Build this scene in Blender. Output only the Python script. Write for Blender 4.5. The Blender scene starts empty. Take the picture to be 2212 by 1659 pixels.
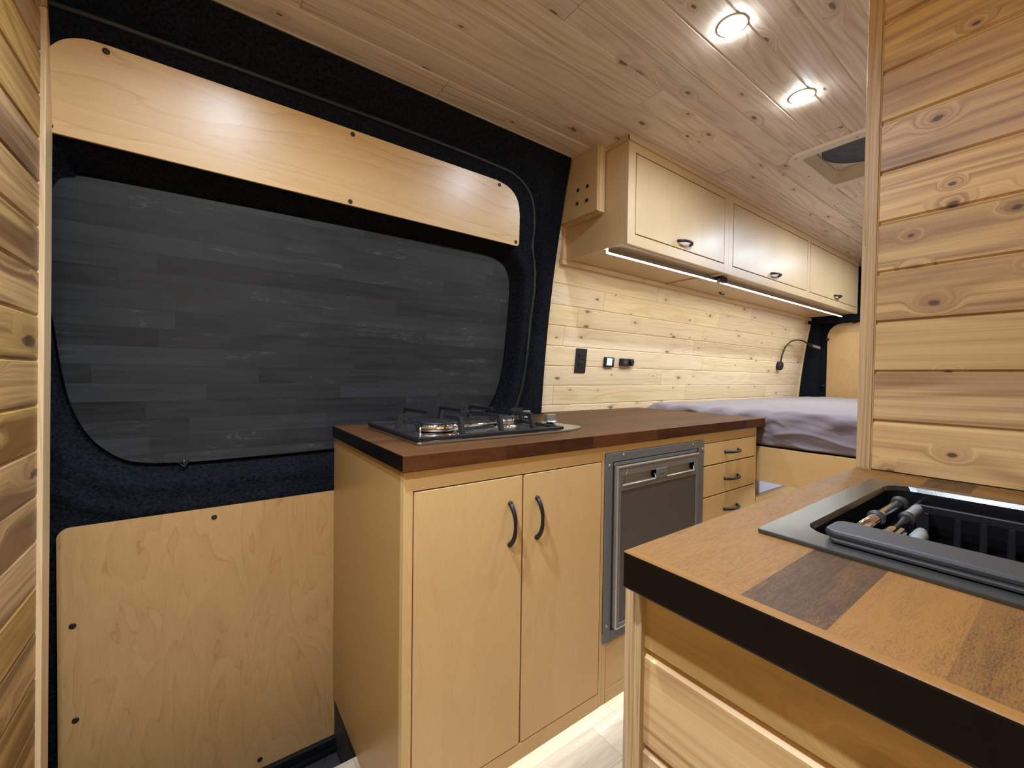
import bpy, bmesh, math, random
import numpy as np
from mathutils import Vector, Matrix, noise as mnoise
random.seed(7)
PI = math.pi
scene = bpy.context.scene
COL = scene.collection
# ------------------------------------------------------------------ camera
cam_data = bpy.data.cameras.new('camera')
cam = bpy.data.objects.new('camera', cam_data); COL.objects.link(cam)
cam_data.sensor_fit = 'HORIZONTAL'; cam_data.sensor_width = 36.0
cam_data.lens = 901.303 / 2212 * 36.0
cam_data.clip_start = 0.01
yaw, pitch, roll = 0.94248029, -0.0188710754, -0.0137244125
F = Vector((math.cos(pitch)*math.cos(yaw), math.cos(pitch)*math.sin(yaw), math.sin(pitch)))
Rt = Vector((math.sin(yaw), -math.cos(yaw), 0)); Dn = F.cross(Rt)
R2 = Rt*math.cos(roll) + Dn*math.sin(roll); D2 = Dn*math.cos(roll) - Rt*math.sin(roll)
m = Matrix((R2, -D2, -F)).transposed().to_4x4(); m.translation = Vector((0, 0, 1.04))
cam.matrix_world = m
scene.camera = cam
# ------------------------------------------------------------------ world, exposure
w = bpy.data.worlds.new('world'); scene.world = w; w.use_nodes = True
w.node_tree.nodes['Background'].inputs[0].default_value = (0.5, 0.6, 0.8, 1)
w.node_tree.nodes['Background'].inputs[1].default_value = 0.02
vs = scene.view_settings
scene.display_settings.display_device = 'sRGB'
vs.view_transform = 'Standard'; vs.look = 'None'; vs.gamma = 1.0; vs.use_curve_mapping = False
vs.exposure = 0.5
scene.cycles.use_denoising = True
scene.cycles.max_bounces = 8; scene.cycles.diffuse_bounces = 5; scene.cycles.glossy_bounces = 4
scene.cycles.caustics_reflective = False; scene.cycles.caustics_refractive = False
scene.cycles.sample_clamp_indirect = 4.0

CEIL = 1.955
PUCKS = [(0.05, 0.580), (1.095, 0.560), (1.545, 0.560), (2.68, 0.56), (3.13, 0.56), (3.6, 0.56), (-0.18, 0.20)]  # last one is an added, unseen fill lamp for the sink cabinet end
PUCK_W = [8.6, 3.6, 3.4, 3.6, 3.2, 3.2, 7.5]
PUCK_S = [152, 172, 172, 172, 172, 172, 124]     # beam angle of each light
LED_W = 15.0
TOE_W = 0.9
NEUTRAL = (0.82, 0.97, 1.20)
LEDC = (0.90, 0.98, 0.96)

def light(name, kind, loc, energy, color, rot=(0, 0, 0), parent=None, **kw):
    d = bpy.data.lights.new(name, kind); d.energy = energy; d.color = color
    for k, v in kw.items(): setattr(d, k, v)
    o = bpy.data.objects.new(name, d); COL.objects.link(o)
    o.location = loc; o.rotation_euler = rot
    if parent: o.parent = parent
    return o

# ------------------------------------------------------------------ wall profile (van wall leans in towards the roof)
def wy(z):
    t = max(0.0, z - 0.8752)
    return 1.4764 - 0.0693*t - 0.0819*t*t

# ------------------------------------------------------------------ materials
def lin(c):
    return tuple(((v/255)/12.92 if v/255 <= 0.04045 else ((v/255 + 0.055)/1.055)**2.4) for v in c) + (1.0,)

class NT:
    def __init__(s, name):
        s.m = bpy.data.materials.new(name); s.m.use_nodes = True
        s.t = s.m.node_tree; s.t.nodes.clear()
        s.out = s.n('ShaderNodeOutputMaterial'); s.b = s.n('ShaderNodeBsdfPrincipled')
        s.t.links.new(s.b.outputs[0], s.out.inputs[0])
    def n(s, typ, **kw):
        x = s.t.nodes.new(typ)
        for k, v in kw.items(): setattr(x, k, v)
        return x
    def put(s, sock, v):
        if hasattr(v, 'links') or isinstance(v, bpy.types.NodeSocket): s.t.links.new(v, sock)
        else: sock.default_value = v
    def math(s, op, a, b=0.0, c=None, clamp=False):
        x = s.n('ShaderNodeMath', operation=op, use_clamp=clamp); s.put(x.inputs[0], a); s.put(x.inputs[1], b)
        if c is not None: s.put(x.inputs[2], c)
        return x.outputs[0]
    def xyz(s, x, y, z=0.0):
        c = s.n('ShaderNodeCombineXYZ'); s.put(c.inputs[0], x); s.put(c.inputs[1], y); s.put(c.inputs[2], z); return c.outputs[0]
    def uv(s):
        u = s.n('ShaderNodeUVMap', uv_map='UVMap'); p = s.n('ShaderNodeSeparateXYZ'); s.t.links.new(u.outputs[0], p.inputs[0])
        return p.outputs[0], p.outputs[1]
    def noise(s, vec, scale=1.0, detail=3.0, rough=0.5, dist=0.0, col=False):
        x = s.n('ShaderNodeTexNoise'); s.put(x.inputs['Vector'], vec); x.inputs['Scale'].default_value = scale
        x.inputs['Detail'].default_value = detail; x.inputs['Roughness'].default_value = rough; x.inputs['Distortion'].default_value = dist
        return x.outputs['Color' if col else 'Fac']
    def white(s, vec, dim='2D', col=False):
        x = s.n('ShaderNodeTexWhiteNoise', noise_dimensions=dim)
        if dim == '1D': s.put(x.inputs['W'], vec)
        else: s.put(x.inputs['Vector'], vec)
        return x.outputs['Color' if col else 'Value']
    def ramp(s, f, stops, interp='LINEAR'):
        r = s.n('ShaderNodeValToRGB'); r.color_ramp.interpolation = interp
        e = r.color_ramp.elements
        while len(e) < len(stops): e.new(0.5)
        for k, (p, c) in enumerate(stops): e[k].position = p; e[k].color = c
        s.put(r.inputs[0], f); return r.outputs[0]
    def mix(s, f, a, b, mode='MIX'):
        x = s.n('ShaderNodeMix', data_type='RGBA', blend_type=mode); s.put(x.inputs[0], f); s.put(x.inputs[6], a); s.put(x.inputs[7], b); return x.outputs[2]
    def remap(s, f, a, b, c=0.0, d=1.0, smooth=False):
        x = s.n('ShaderNodeMapRange', interpolation_type='SMOOTHSTEP' if smooth else 'LINEAR')
        s.put(x.inputs[0], f)
        for k, v in zip((1, 2, 3, 4), (a, b, c, d)): x.inputs[k].default_value = v
        return x.outputs[0]
    def bump(s, h, strength=0.2, dist=0.01):
        x = s.n('ShaderNodeBump'); x.inputs['Strength'].default_value = strength; x.inputs['Distance'].default_value = dist
        s.put(x.inputs['Height'], h); s.t.links.new(x.outputs[0], s.b.inputs['Normal']); return x
    def set(s, **kw):
        for k, v in kw.items(): s.put(s.b.inputs[k.replace('_', ' ')], v)
        return s

def plank_mat(name, light_c, dark_c, knot_c, pitch, origin=0.0, blen=1.7, tone=0.16, grain=0.55, knots=0.35, rough=0.42, streak=0.0, knot_size=1.0, joint=True, seed=0.0, cells=4.5, coat=0.0):
    """boards in UV space: u runs along the grain in metres, v across"""
    N = NT(name); u, v = N.uv()
    row = N.math('FLOOR', N.math('DIVIDE', N.math('SUBTRACT', v, origin), pitch))
    rr = N.white(N.math('ADD', row, 17.3 + seed), '1D')
    u2 = N.math('ADD', u, N.math('MULTIPLY', rr, 3.7))
    colf = N.math('DIVIDE', u2, blen)
    cell = N.math('FLOOR', colf)
    idv = N.white(N.xyz(row, cell, seed), '3D')
    idv2 = N.white(N.xyz(cell, row, seed + 5.5), '3D')
    # knots
    kv = N.xyz(N.math('ADD', N.math('MULTIPLY', u2, cells), N.math('MULTIPLY', idv, 9.0)), N.math('ADD', N.math('MULTIPLY', v, 1.0/pitch*1.15), seed), 0.0)
    vo = N.n('ShaderNodeTexVoronoi', voronoi_dimensions='2D', feature='F1'); N.put(vo.inputs['Vector'], kv); vo.inputs['Scale'].default_value = 1.0
    sp = N.n('ShaderNodeSeparateColor'); N.t.links.new(vo.outputs['Color'], sp.inputs[0])
    sel = N.math('LESS_THAN', sp.outputs[0], knots)
    ksz = N.math('ADD', 0.5, sp.outputs[1])
    dist = N.math('DIVIDE', vo.outputs['Distance'], N.math('MULTIPLY', ksz, knot_size))
    wob = N.math('MULTIPLY', N.math('SUBTRACT', N.noise(N.xyz(N.math('MULTIPLY', u2, 55), N.math('MULTIPLY', v, 90)), 1.0, 2), 0.5), 0.09)
    dist = N.math('ADD', dist, wob)
    halo = N.math('MULTIPLY', N.remap(dist, 0.03, 0.42, 1.0, 0.0, True), sel)
    core = N.math('MULTIPLY', N.remap(dist, 0.045, 0.105, 1.0, 0.0, True), sel)
    # grain lines bend round knots
    gv = N.math('ADD', N.math('MULTIPLY', v, 1.0/pitch), N.math('MULTIPLY', halo, 0.55))
    warp = N.noise(N.xyz(N.math('MULTIPLY', u2, 1.1), N.math('MULTIPLY', gv, 0.8), N.math('MULTIPLY', idv, 31)), 1.0, 2.0)
    g1 = N.math('ADD', N.math('MULTIPLY', gv, 1.1), N.math('MULTIPLY', warp, 3.2))
    rings = N.math('MULTIPLY', N.math('ADD', N.math('SINE', N.math('MULTIPLY', g1, 17.0)), 1.0), 0.5)
    rings = N.math('POWER', rings, 2.2)
    fine = N.noise(N.xyz(N.math('MULTIPLY', u2, 2.2), N.math('MULTIPLY', gv, 16.0), N.math('MULTIPLY', idv, 53)), 1.0, 4.0, 0.6)
    broad = N.noise(N.xyz(N.math('MULTIPLY', u2, 0.9), N.math('MULTIPLY', gv, 2.0), N.math('MULTIPLY', idv2, 37)), 1.0, 2.0)
    f = N.math('ADD', N.math('MULTIPLY', rings, 0.42), N.math('MULTIPLY', N.remap(fine, 0.35, 0.7), 0.58))
    f = N.math('MULTIPLY', f, N.remap(broad, 0.3, 0.7, 0.35, 1.15))
    f = N.math('MULTIPLY', f, grain, clamp=True)
    c = N.mix(f, light_c, dark_c)
    if streak > 0:
        st = N.noise(N.xyz(N.math('MULTIPLY', u2, 0.7), N.math('MULTIPLY', gv, 1.3), N.math('MULTIPLY', idv2, 71)), 1.0, 1.5)
        c = N.mix(N.math('MULTIPLY', N.remap(st, 0.47, 0.60, 0, 1, True), streak), c, (dark_c[0]*0.82, dark_c[1]*0.82, dark_c[2]*0.90, 1))
    t = N.remap(idv, 0, 1, 1.0 - tone, 1.0 + tone)
    hs = N.n('ShaderNodeHueSaturation'); N.put(hs.inputs['Value'], t); N.put(hs.inputs['Hue'], N.remap(idv2, 0, 1, 0.496, 0.507)); N.put(hs.inputs['Saturation'], N.remap(idv2, 0, 1, 0.9, 1.1)); N.put(hs.inputs['Color'], c)
    c = hs.outputs[0]
    c = N.mix(N.math('MULTIPLY', halo, 0.32), c, dark_c)
    c = N.mix(N.math('MULTIPLY', core, 0.85), c, knot_c)
    if joint:
        fr = N.math('FRACT', colf)
        edge = N.math('MULTIPLY', N.math('MINIMUM', fr, N.math('SUBTRACT', 1.0, fr)), blen)
        jl = N.remap(edge, 0.0006, 0.0016, 1.0, 0.0)
        c = N.mix(N.math('MULTIPLY', jl, 0.6), c, (knot_c[0], knot_c[1], knot_c[2], 1))
    N.set(Base_Color=c, Roughness=N.remap(fine, 0.2, 0.8, rough - 0.06, rough + 0.08), Specular_IOR_Level=0.45)
    if coat: N.set(Coat_Weight=coat, Coat_Roughness=0.22)
    N.bump(N.math('ADD', fine, N.math('MULTIPLY', core, 0.6)), 0.12, 0.002)
    return N.m

def ply_mat(name, light_c, dark_c, contour=0.5, sx=1.1, sy=4.5, n=7.0, rough=0.38, coat=0.15, seed=0.0, fig=0.35):
    """plain sliced birch plywood; u along grain, v across"""
    N = NT(name); u, v = N.uv()
    a = N.noise(N.xyz(N.math('MULTIPLY', u, sx), N.math('MULTIPLY', v, sy), seed), 1.0, 3.5, 0.5, 0.5)
    b = N.noise(N.xyz(N.math('MULTIPLY', u, sx*5), N.math('MULTIPLY', v, sy*4), seed + 9), 1.0, 3.0, 0.6)
    q = N.math('MULTIPLY', N.math('ADD', a, N.math('MULTIPLY', b, 0.055)), n)
    fr = N.math('FRACT', q)
    lines = N.math('MULTIPLY', N.math('MULTIPLY', N.remap(fr, 0.0, 0.16, 1.0, 0.0, True), N.remap(b, 0.35, 0.62, 0.15, 1.0)), contour)
    soft = N.math('MULTIPLY', fr, contour*0.35)
    pores = N.noise(N.xyz(N.math('MULTIPLY', u, 28), N.math('MULTIPLY', v, 320), seed), 1.0, 3.0, 0.6)
    cloud = N.noise(N.xyz(N.math('MULTIPLY', u, 2.3), N.math('MULTIPLY', v, 5.0), seed + 3), 1.0, 3.0)
    f = N.math('ADD', N.math('ADD', lines, soft), N.math('ADD', N.math('MULTIPLY', N.math('SUBTRACT', pores, 0.45), 0.5), N.math('MULTIPLY', N.math('SUBTRACT', cloud, 0.42), fig*2.2)), clamp=True)
    N.set(Base_Color=N.mix(f, light_c, dark_c), Roughness=rough, Coat_Weight=coat, Coat_Roughness=0.3)
    N.bump(pores, 0.05, 0.001)
    return N.m

def simple(name, c, rough=0.5, metal=0.0, noise_amt=0.0, nscale=300, bump=0.0, bscale=400, bdist=0.001, emit=None, emit_s=0.0, coat=0.0, aniso=0.0, spec=None):
    N = NT(name)
    g = N.n('ShaderNodeTexCoord').outputs['Object']
    base = c
    if noise_amt > 0:
        k = N.noise(g, nscale, 3.0, 0.6)
        base = N.mix(N.remap(k, 0.3, 0.7), tuple(x*(1 - noise_amt) for x in c[:3]) + (1,), tuple(min(1, x*(1 + noise_amt)) for x in c[:3]) + (1,))
    N.set(Base_Color=base, Roughness=rough, Metallic=metal)
    if bump > 0: N.bump(N.noise(g, bscale, 3.0, 0.6), bump, bdist)
    if coat: N.set(Coat_Weight=coat, Coat_Roughness=0.1)
    if spec is not None: N.set(Specular_IOR_Level=spec)
    if emit: N.set(Emission_Color=emit, Emission_Strength=emit_s)
    return N.m

M = {}
M['ceil'] = plank_mat('ceiling_boards', lin((234, 220, 206)), lin((168, 138, 116)), lin((84, 56, 42)), 0.0935, 0.345, 1.9, tone=0.09, grain=0.8, knots=0.26, rough=0.36, knot_size=0.85, cells=5.5, coat=0.15)
M['wallp'] = plank_mat('wall_boards', lin((230, 208, 172)), lin((198, 166, 124)), lin((110, 78, 52)), 0.0925, 0.9059, 1.1, tone=0.07, grain=0.75, knots=0.42, rough=0.5, knot_size=0.85, seed=3.0, cells=5.5)
M['cedar'] = plank_mat('cedar_boards', lin((214, 178, 126)), lin((128, 88, 56)), lin((58, 30, 18)), 0.0919, 0.9645, 4.0, tone=0.12, grain=0.95, knots=0.62, rough=0.45, streak=0.5, knot_size=0.70, joint=False, seed=8.0, cells=8.0)
M['cedar_b'] = plank_mat('cedar_boards_bulkhead', lin((200, 160, 104)), lin((118, 80, 44)), lin((58, 30, 18)), 0.0905, 0.878, 4.0, tone=0.10, grain=0.95, knots=0.3, rough=0.5, streak=0.8, knot_size=1.2, joint=False, seed=21.0, cells=3.6)
M['cedar_c'] = plank_mat('cedar_boards_cabinet', lin((206, 172, 118)), lin((138, 102, 64)), lin((58, 30, 18)), 0.0940, 0.7725, 4.0, tone=0.12, grain=0.9, knots=0.12, rough=0.45, streak=0.35, knot_size=1.1, joint=False, seed=35.0, cells=3.6)
M['trim'] = plank_mat('trim_wood', lin((222, 192, 150)), lin((180, 142, 100)), lin((90, 55, 30)), 0.06, 0.0, 4.0, tone=0.04, grain=0.7, knots=0.0, rough=0.45, joint=False, seed=50)
M['post'] = plank_mat('post_wood', lin((196, 164, 118)), lin((122, 92, 62)), lin((90, 55, 30)), 0.03, 0.0, 4.0, tone=0.04, grain=1.0, knots=0.0, rough=0.45, joint=False, seed=61)
M['ply'] = ply_mat('birch_ply_cabinet', lin((216, 180, 122)), lin((178, 134, 80)), contour=0.18, sx=1.2, sy=5.5, n=6, fig=0.22, seed=4.0)
M['ply_o'] = ply_mat('birch_ply_overhead', lin((200, 172, 128)), lin((152, 120, 82)), contour=0.20, sx=1.2, sy=5.0, n=5, fig=0.25, seed=14.0, rough=0.42, coat=0.22)
M['ply_side'] = ply_mat('birch_ply_side', lin((176, 140, 82)), lin((146, 110, 60)), contour=0.06, sx=1.0, sy=5.0, n=4, fig=0.12, seed=6.0)
M['ply_up'] = ply_mat('birch_ply_upper_door', lin((218, 184, 130)), lin((178, 138, 86)), contour=0.6, sx=0.7, sy=5.0, n=14, fig=0.2, seed=2.2, rough=0.34, coat=0.5)
M['ply_low'] = ply_mat('birch_ply_lower_door', lin((192, 152, 98)), lin((150, 108, 62)), contour=0.55, sx=1.7, sy=7.5, n=10, fig=0.18, seed=31.0, rough=0.42)
M['felt'] = simple('black_felt', lin((17, 20, 26)), rough=0.97, noise_amt=0.9, nscale=130, bump=1.0, bscale=170, bdist=0.005, spec=0.15)
M['vinyl'] = simple('black_vinyl', lin((18, 21, 28)), rough=0.55, bump=0.15, bscale=900, bdist=0.0005)
M['rubber'] = simple('black_rubber', lin((10, 11, 14)), rough=0.5)
M['black'] = simple('black_metal', lin((20, 20, 22)), rough=0.42, noise_amt=0.2)
M['castiron'] = simple('cast_iron', lin((22, 22, 24)), rough=0.5, bump=0.2, bscale=500)
M['plastic'] = simple('black_plastic', lin((22, 22, 25)), rough=0.4)
M['steel'] = simple('brushed_steel', lin((190, 188, 184)), rough=0.28, metal=1.0, noise_amt=0.05, nscale=60)
M['chrome'] = simple('chrome', lin((225, 225, 225)), rough=0.08, metal=1.0)
M['fr_frame'] = simple('grey_steel_frame', lin((112, 114, 116)), rough=0.42, metal=0.3)
M['fr_door'] = simple('grey_door_plastic', lin((128, 128, 128)), rough=0.36, metal=0.4)
M['fr_panel'] = simple('dark_steel_panel', lin((104, 100, 98)), rough=0.42, metal=0.6)
M['fr_grip'] = simple('grey_grip_plastic', lin((150, 146, 140)), rough=0.45, metal=0.0)
M['fr_edge'] = simple('bright_edge', lin((214, 205, 192)), rough=0.25, metal=0.7)
M['white'] = simple('white_plastic', lin((222, 214, 198)), rough=0.4)
M['alu'] = simple('aluminium_channel', lin((170, 168, 162)), rough=0.35, metal=0.8)
M['screen_mesh'] = simple('fan_mesh', lin((70, 78, 90)), rough=0.6, noise_amt=0.3, nscale=30)
M['silicone'] = simple('grey_silicone', lin((36, 36, 36)), rough=0.5, noise_amt=0.15, nscale=400, bump=0.1, bscale=600)
M['frost'] = simple('frosted_grey_cap', lin((120, 124, 122)), rough=0.6, noise_amt=0.3, nscale=500)
M['shade_in'] = simple('interior_shade', lin((8, 6, 5)), rough=0.95, spec=0.1)  # near-black colour stands in for shade inside cabinets and slots
M['bin'] = simple('white_bin_plastic', lin((205, 210, 232)), rough=0.45)
M['step'] = simple('step_tread', lin((44, 42, 42)), rough=0.6, noise_amt=0.5, nscale=25)
M['screw'] = simple('black_screw', lin((28, 20, 20)), rough=0.5)

def emit_mat(name, c, s):
    N = NT(name); N.set(Base_Color=(0.8, 0.8, 0.8, 1), Emission_Color=c, Emission_Strength=s, Roughness=0.4); return N.m
M['lamp'] = emit_mat('lamp_lens', (0.93, 1.0, 1.02, 1), 110.0)
M['led_dim'] = emit_mat('toe_led_diffuser', (1.0, 0.97, 0.88, 1), 4.0)
M['led'] = emit_mat('led_diffuser', (1.0, 0.97, 0.88, 1), 22.0)

def screen_mat():
    N = NT('lcd_screen'); g = N.n('ShaderNodeTexCoord').outputs['Object']
    k = N.noise(g, 260, 2)
    N.set(Base_Color=(0.02, 0.05, 0.08, 1), Emission_Color=N.ramp(k, [(0.35, (0.10, 0.45, 0.75, 1)), (0.6, (0.7, 0.95, 1, 1))]), Emission_Strength=1.6)
    return N.m
M['lcd'] = screen_mat()

def slate_mat():
    N = NT('slate_window_cover'); u, v = N.uv()
    pitch = 0.048
    row = N.math('FLOOR', N.math('DIVIDE', v, pitch)); rr = N.white(row, '1D')
    u2 = N.math('ADD', u, N.math('MULTIPLY', rr, 1.9)); cf = N.math('DIVIDE', u2, 0.36)
    idv = N.white(N.xyz(N.math('FLOOR', cf), row), '2D')
    g = N.noise(N.xyz(N.math('MULTIPLY', u2, 5), N.math('MULTIPLY', v, 60), N.math('MULTIPLY', idv, 20)), 1.0, 5, 0.65)
    cl = N.noise(N.xyz(N.math('MULTIPLY', u2, 3.5), N.math('MULTIPLY', v, 12), N.math('MULTIPLY', idv, 40)), 1.0, 4, 0.65, 0.8)
    veins = N.remap(N.math('ABSOLUTE', N.math('SUBTRACT', cl, 0.62)), 0.0, 0.02, 1.0, 0.0)
    t = N.math('ADD', N.math('MULTIPLY', idv, 0.50), N.math('MULTIPLY', N.remap(g, 0.3, 0.7), 0.30)); t = N.math('ADD', t, N.math('MULTIPLY', N.remap(cl, 0.3, 0.75), 0.45))
    c = N.mix(N.math('MULTIPLY', t, 0.95, clamp=True), lin((10, 12, 13)), lin((48, 51, 53)))
    c = N.mix(N.math('MULTIPLY', N.math('MULTIPLY', veins, N.remap(g, 0.45, 0.7)), 0.25), c, lin((135, 135, 132)))
    fr = N.math('FRACT', cf); e1 = N.math('MULTIPLY', N.math('MINIMUM', fr, N.math('SUBTRACT', 1.0, fr)), 0.36)
    fv = N.math('FRACT', N.math('DIVIDE', v, pitch)); e2 = N.math('MULTIPLY', N.math('MINIMUM', fv, N.math('SUBTRACT', 1.0, fv)), pitch)
    e = N.remap(N.math('MINIMUM', e1, e2), 0.0, 0.0012, 1.0, 0.0)
    c = N.mix(N.math('MULTIPLY', e, 0.55), c, lin((9, 10, 11)))
    N.set(Base_Color=c, Roughness=N.remap(g, 0.3, 0.7, 0.42, 0.62), Specular_IOR_Level=0.4)
    N.bump(N.math('ADD', N.math('MULTIPLY', cl, 0.7), N.math('MULTIPLY', idv, 0.3)), 0.25, 0.003)
    return N.m
M['slate'] = slate_mat()

def block_mat(name, top=True, seed=0.0, dark_rows=(), edge_u=None, iw=0.6, light_c=(120, 82, 38), dark_c=(64, 44, 27), stave=0.055, origin=0.042, blen=0.62):
    """stained butcher block: staves along u"""
    N = NT(name); u, v = N.uv()
    row = N.math('FLOOR', N.math('DIVIDE', N.math('SUBTRACT', v, origin), stave)); rr = N.white(N.math('ADD', row, seed), '1D')
    u2 = N.math('ADD', u, N.math('MULTIPLY', rr, 2.3)); cf = N.math('DIVIDE', u2, blen)
    idv = N.white(N.xyz(N.math('FLOOR', cf), row, seed), '3D')
    g = N.noise(N.xyz(N.math('MULTIPLY', u2, 9), N.math('MULTIPLY', v, 55), N.math('MULTIPLY', idv, 20)), 1.0, 5, 0.65, 0.4)
    b = N.noise(N.xyz(N.math('MULTIPLY', u2, 60), N.math('MULTIPLY', v, 420), N.math('MULTIPLY', idv, 9)), 1.0, 3, 0.6)
    cl = N.noise(N.xyz(N.math('MULTIPLY', u2, 4), N.math('MULTIPLY', v, 9), N.math('MULTIPLY', idv, 9)), 1.0, 3, 0.6)
    f = N.math('ADD', N.math('MULTIPLY', N.remap(idv, 0.35, 1.0, 0.0, 1.0), iw), N.math('MULTIPLY', N.math('SUBTRACT', g, 0.5), 1.1))
    b2 = N.noise(N.xyz(N.math('MULTIPLY', u2, 260), N.math('MULTIPLY', v, 900), 3.0), 1.0, 3, 0.7)
    f = N.math('ADD', f, N.math('MULTIPLY', N.math('SUBTRACT', b, 0.5), 0.7)); f = N.math('ADD', f, N.math('MULTIPLY', N.math('SUBTRACT', b2, 0.5), 1.9))
    f = N.math('ADD', f, N.math('MULTIPLY', N.math('SUBTRACT', cl, 0.4), 0.8), clamp=True)
    for r_ in dark_rows: f = N.math('ADD', f, N.math('MULTIPLY', N.math('COMPARE', row, float(r_), 0.1), 0.60 if r_ == 1 else 0.35), clamp=True)
    if edge_u is not None: f = N.math('MULTIPLY', f, N.math('GREATER_THAN', u, edge_u))
    c = N.mix(f, lin(light_c), lin(dark_c))
    N.set(Base_Color=c, Roughness=N.remap(b, 0.3, 0.7, 0.40, 0.52), Specular_IOR_Level=0.10)
    N.bump(b2, 0.06, 0.0008)
    return N.m
M['block_r'] = block_mat('stained_block_top', seed=11.0, dark_rows=(1, -1, -3), edge_u=0.329, iw=0.15, blen=1.9)
M['block_l'] = block_mat('stained_block_top_stove', seed=4.0, light_c=(92, 60, 34), dark_c=(58, 38, 25))
M['block_edge'] = block_mat('stained_block_front', seed=2.0, light_c=(98, 58, 30), dark_c=(44, 22, 14), stave=0.2, origin=0, blen=0.3)
M['block_end'] = simple('dark_stained_end_grain', lin((7, 4, 4)), rough=0.35, noise_amt=0.3, nscale=60, coat=0.03, spec=0.3)

def floor_mat():
    N = NT('floor_vinyl'); u, v = N.uv()
    row = N.math('FLOOR', N.math('DIVIDE', v, 0.12)); rr = N.white(row, '1D')
    u2 = N.math('ADD', u, N.math('MULTIPLY', rr, 2.9)); cf = N.math('DIVIDE', u2, 0.9)
    idv = N.white(N.xyz(N.math('FLOOR', cf), row), '2D')
    g = N.noise(N.xyz(N.math('MULTIPLY', u2, 4), N.math('MULTIPLY', v, 45), N.math('MULTIPLY', idv, 20)), 1.0, 4, 0.6, 0.5)
    c = N.mix(N.math('ADD', N.math('MULTIPLY', idv, 0.4), N.math('MULTIPLY', N.remap(g, 0.3, 0.7), 0.6)), lin((196, 182, 160)), lin((150, 132, 110)))
    fv = N.math('FRACT', N.math('DIVIDE', v, 0.12)); e2 = N.math('MULTIPLY', N.math('MINIMUM', fv, N.math('SUBTRACT', 1.0, fv)), 0.12)
    fr = N.math('FRACT', cf); e1 = N.math('MULTIPLY', N.math('MINIMUM', fr, N.math('SUBTRACT', 1.0, fr)), 0.9)
    c = N.mix(N.math('MULTIPLY', N.remap(N.math('MINIMUM', e1, e2), 0.0, 0.0015, 1, 0), 0.6), c, lin((110, 90, 70)))
    N.set(Base_Color=c, Roughness=0.45); return N.m
M['floor'] = floor_mat()

def sheet_mat():
    N = NT('bed_sheet'); g = N.n('ShaderNodeTexCoord').outputs['Object']
    k = N.noise(g, 500, 2)
    N.set(Base_Color=N.mix(k, lin((116, 106, 112)), lin((130, 118, 124))), Roughness=0.85, Sheen_Weight=0.3)
    N.bump(k, 0.1, 0.0005); return N.m
M['sheet'] = sheet_mat()

def sink_mat(name, c, rough):
    N = NT(name); g = N.n('ShaderNodeTexCoord').outputs['Object']
    k = N.noise(g, 900, 2)
    N.set(Base_Color=N.mix(k, tuple(x*0.7 for x in c[:3]) + (1,), c), Roughness=rough, Specular_IOR_Level=0.7)
    N.bump(k, 0.15, 0.0006); return N.m
M['sink'] = sink_mat('black_sink_composite', lin((50, 49, 45)), 0.25)
M['sink_in'] = sink_mat('black_sink_bowl', lin((22, 22, 24)), 0.2)

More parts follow.
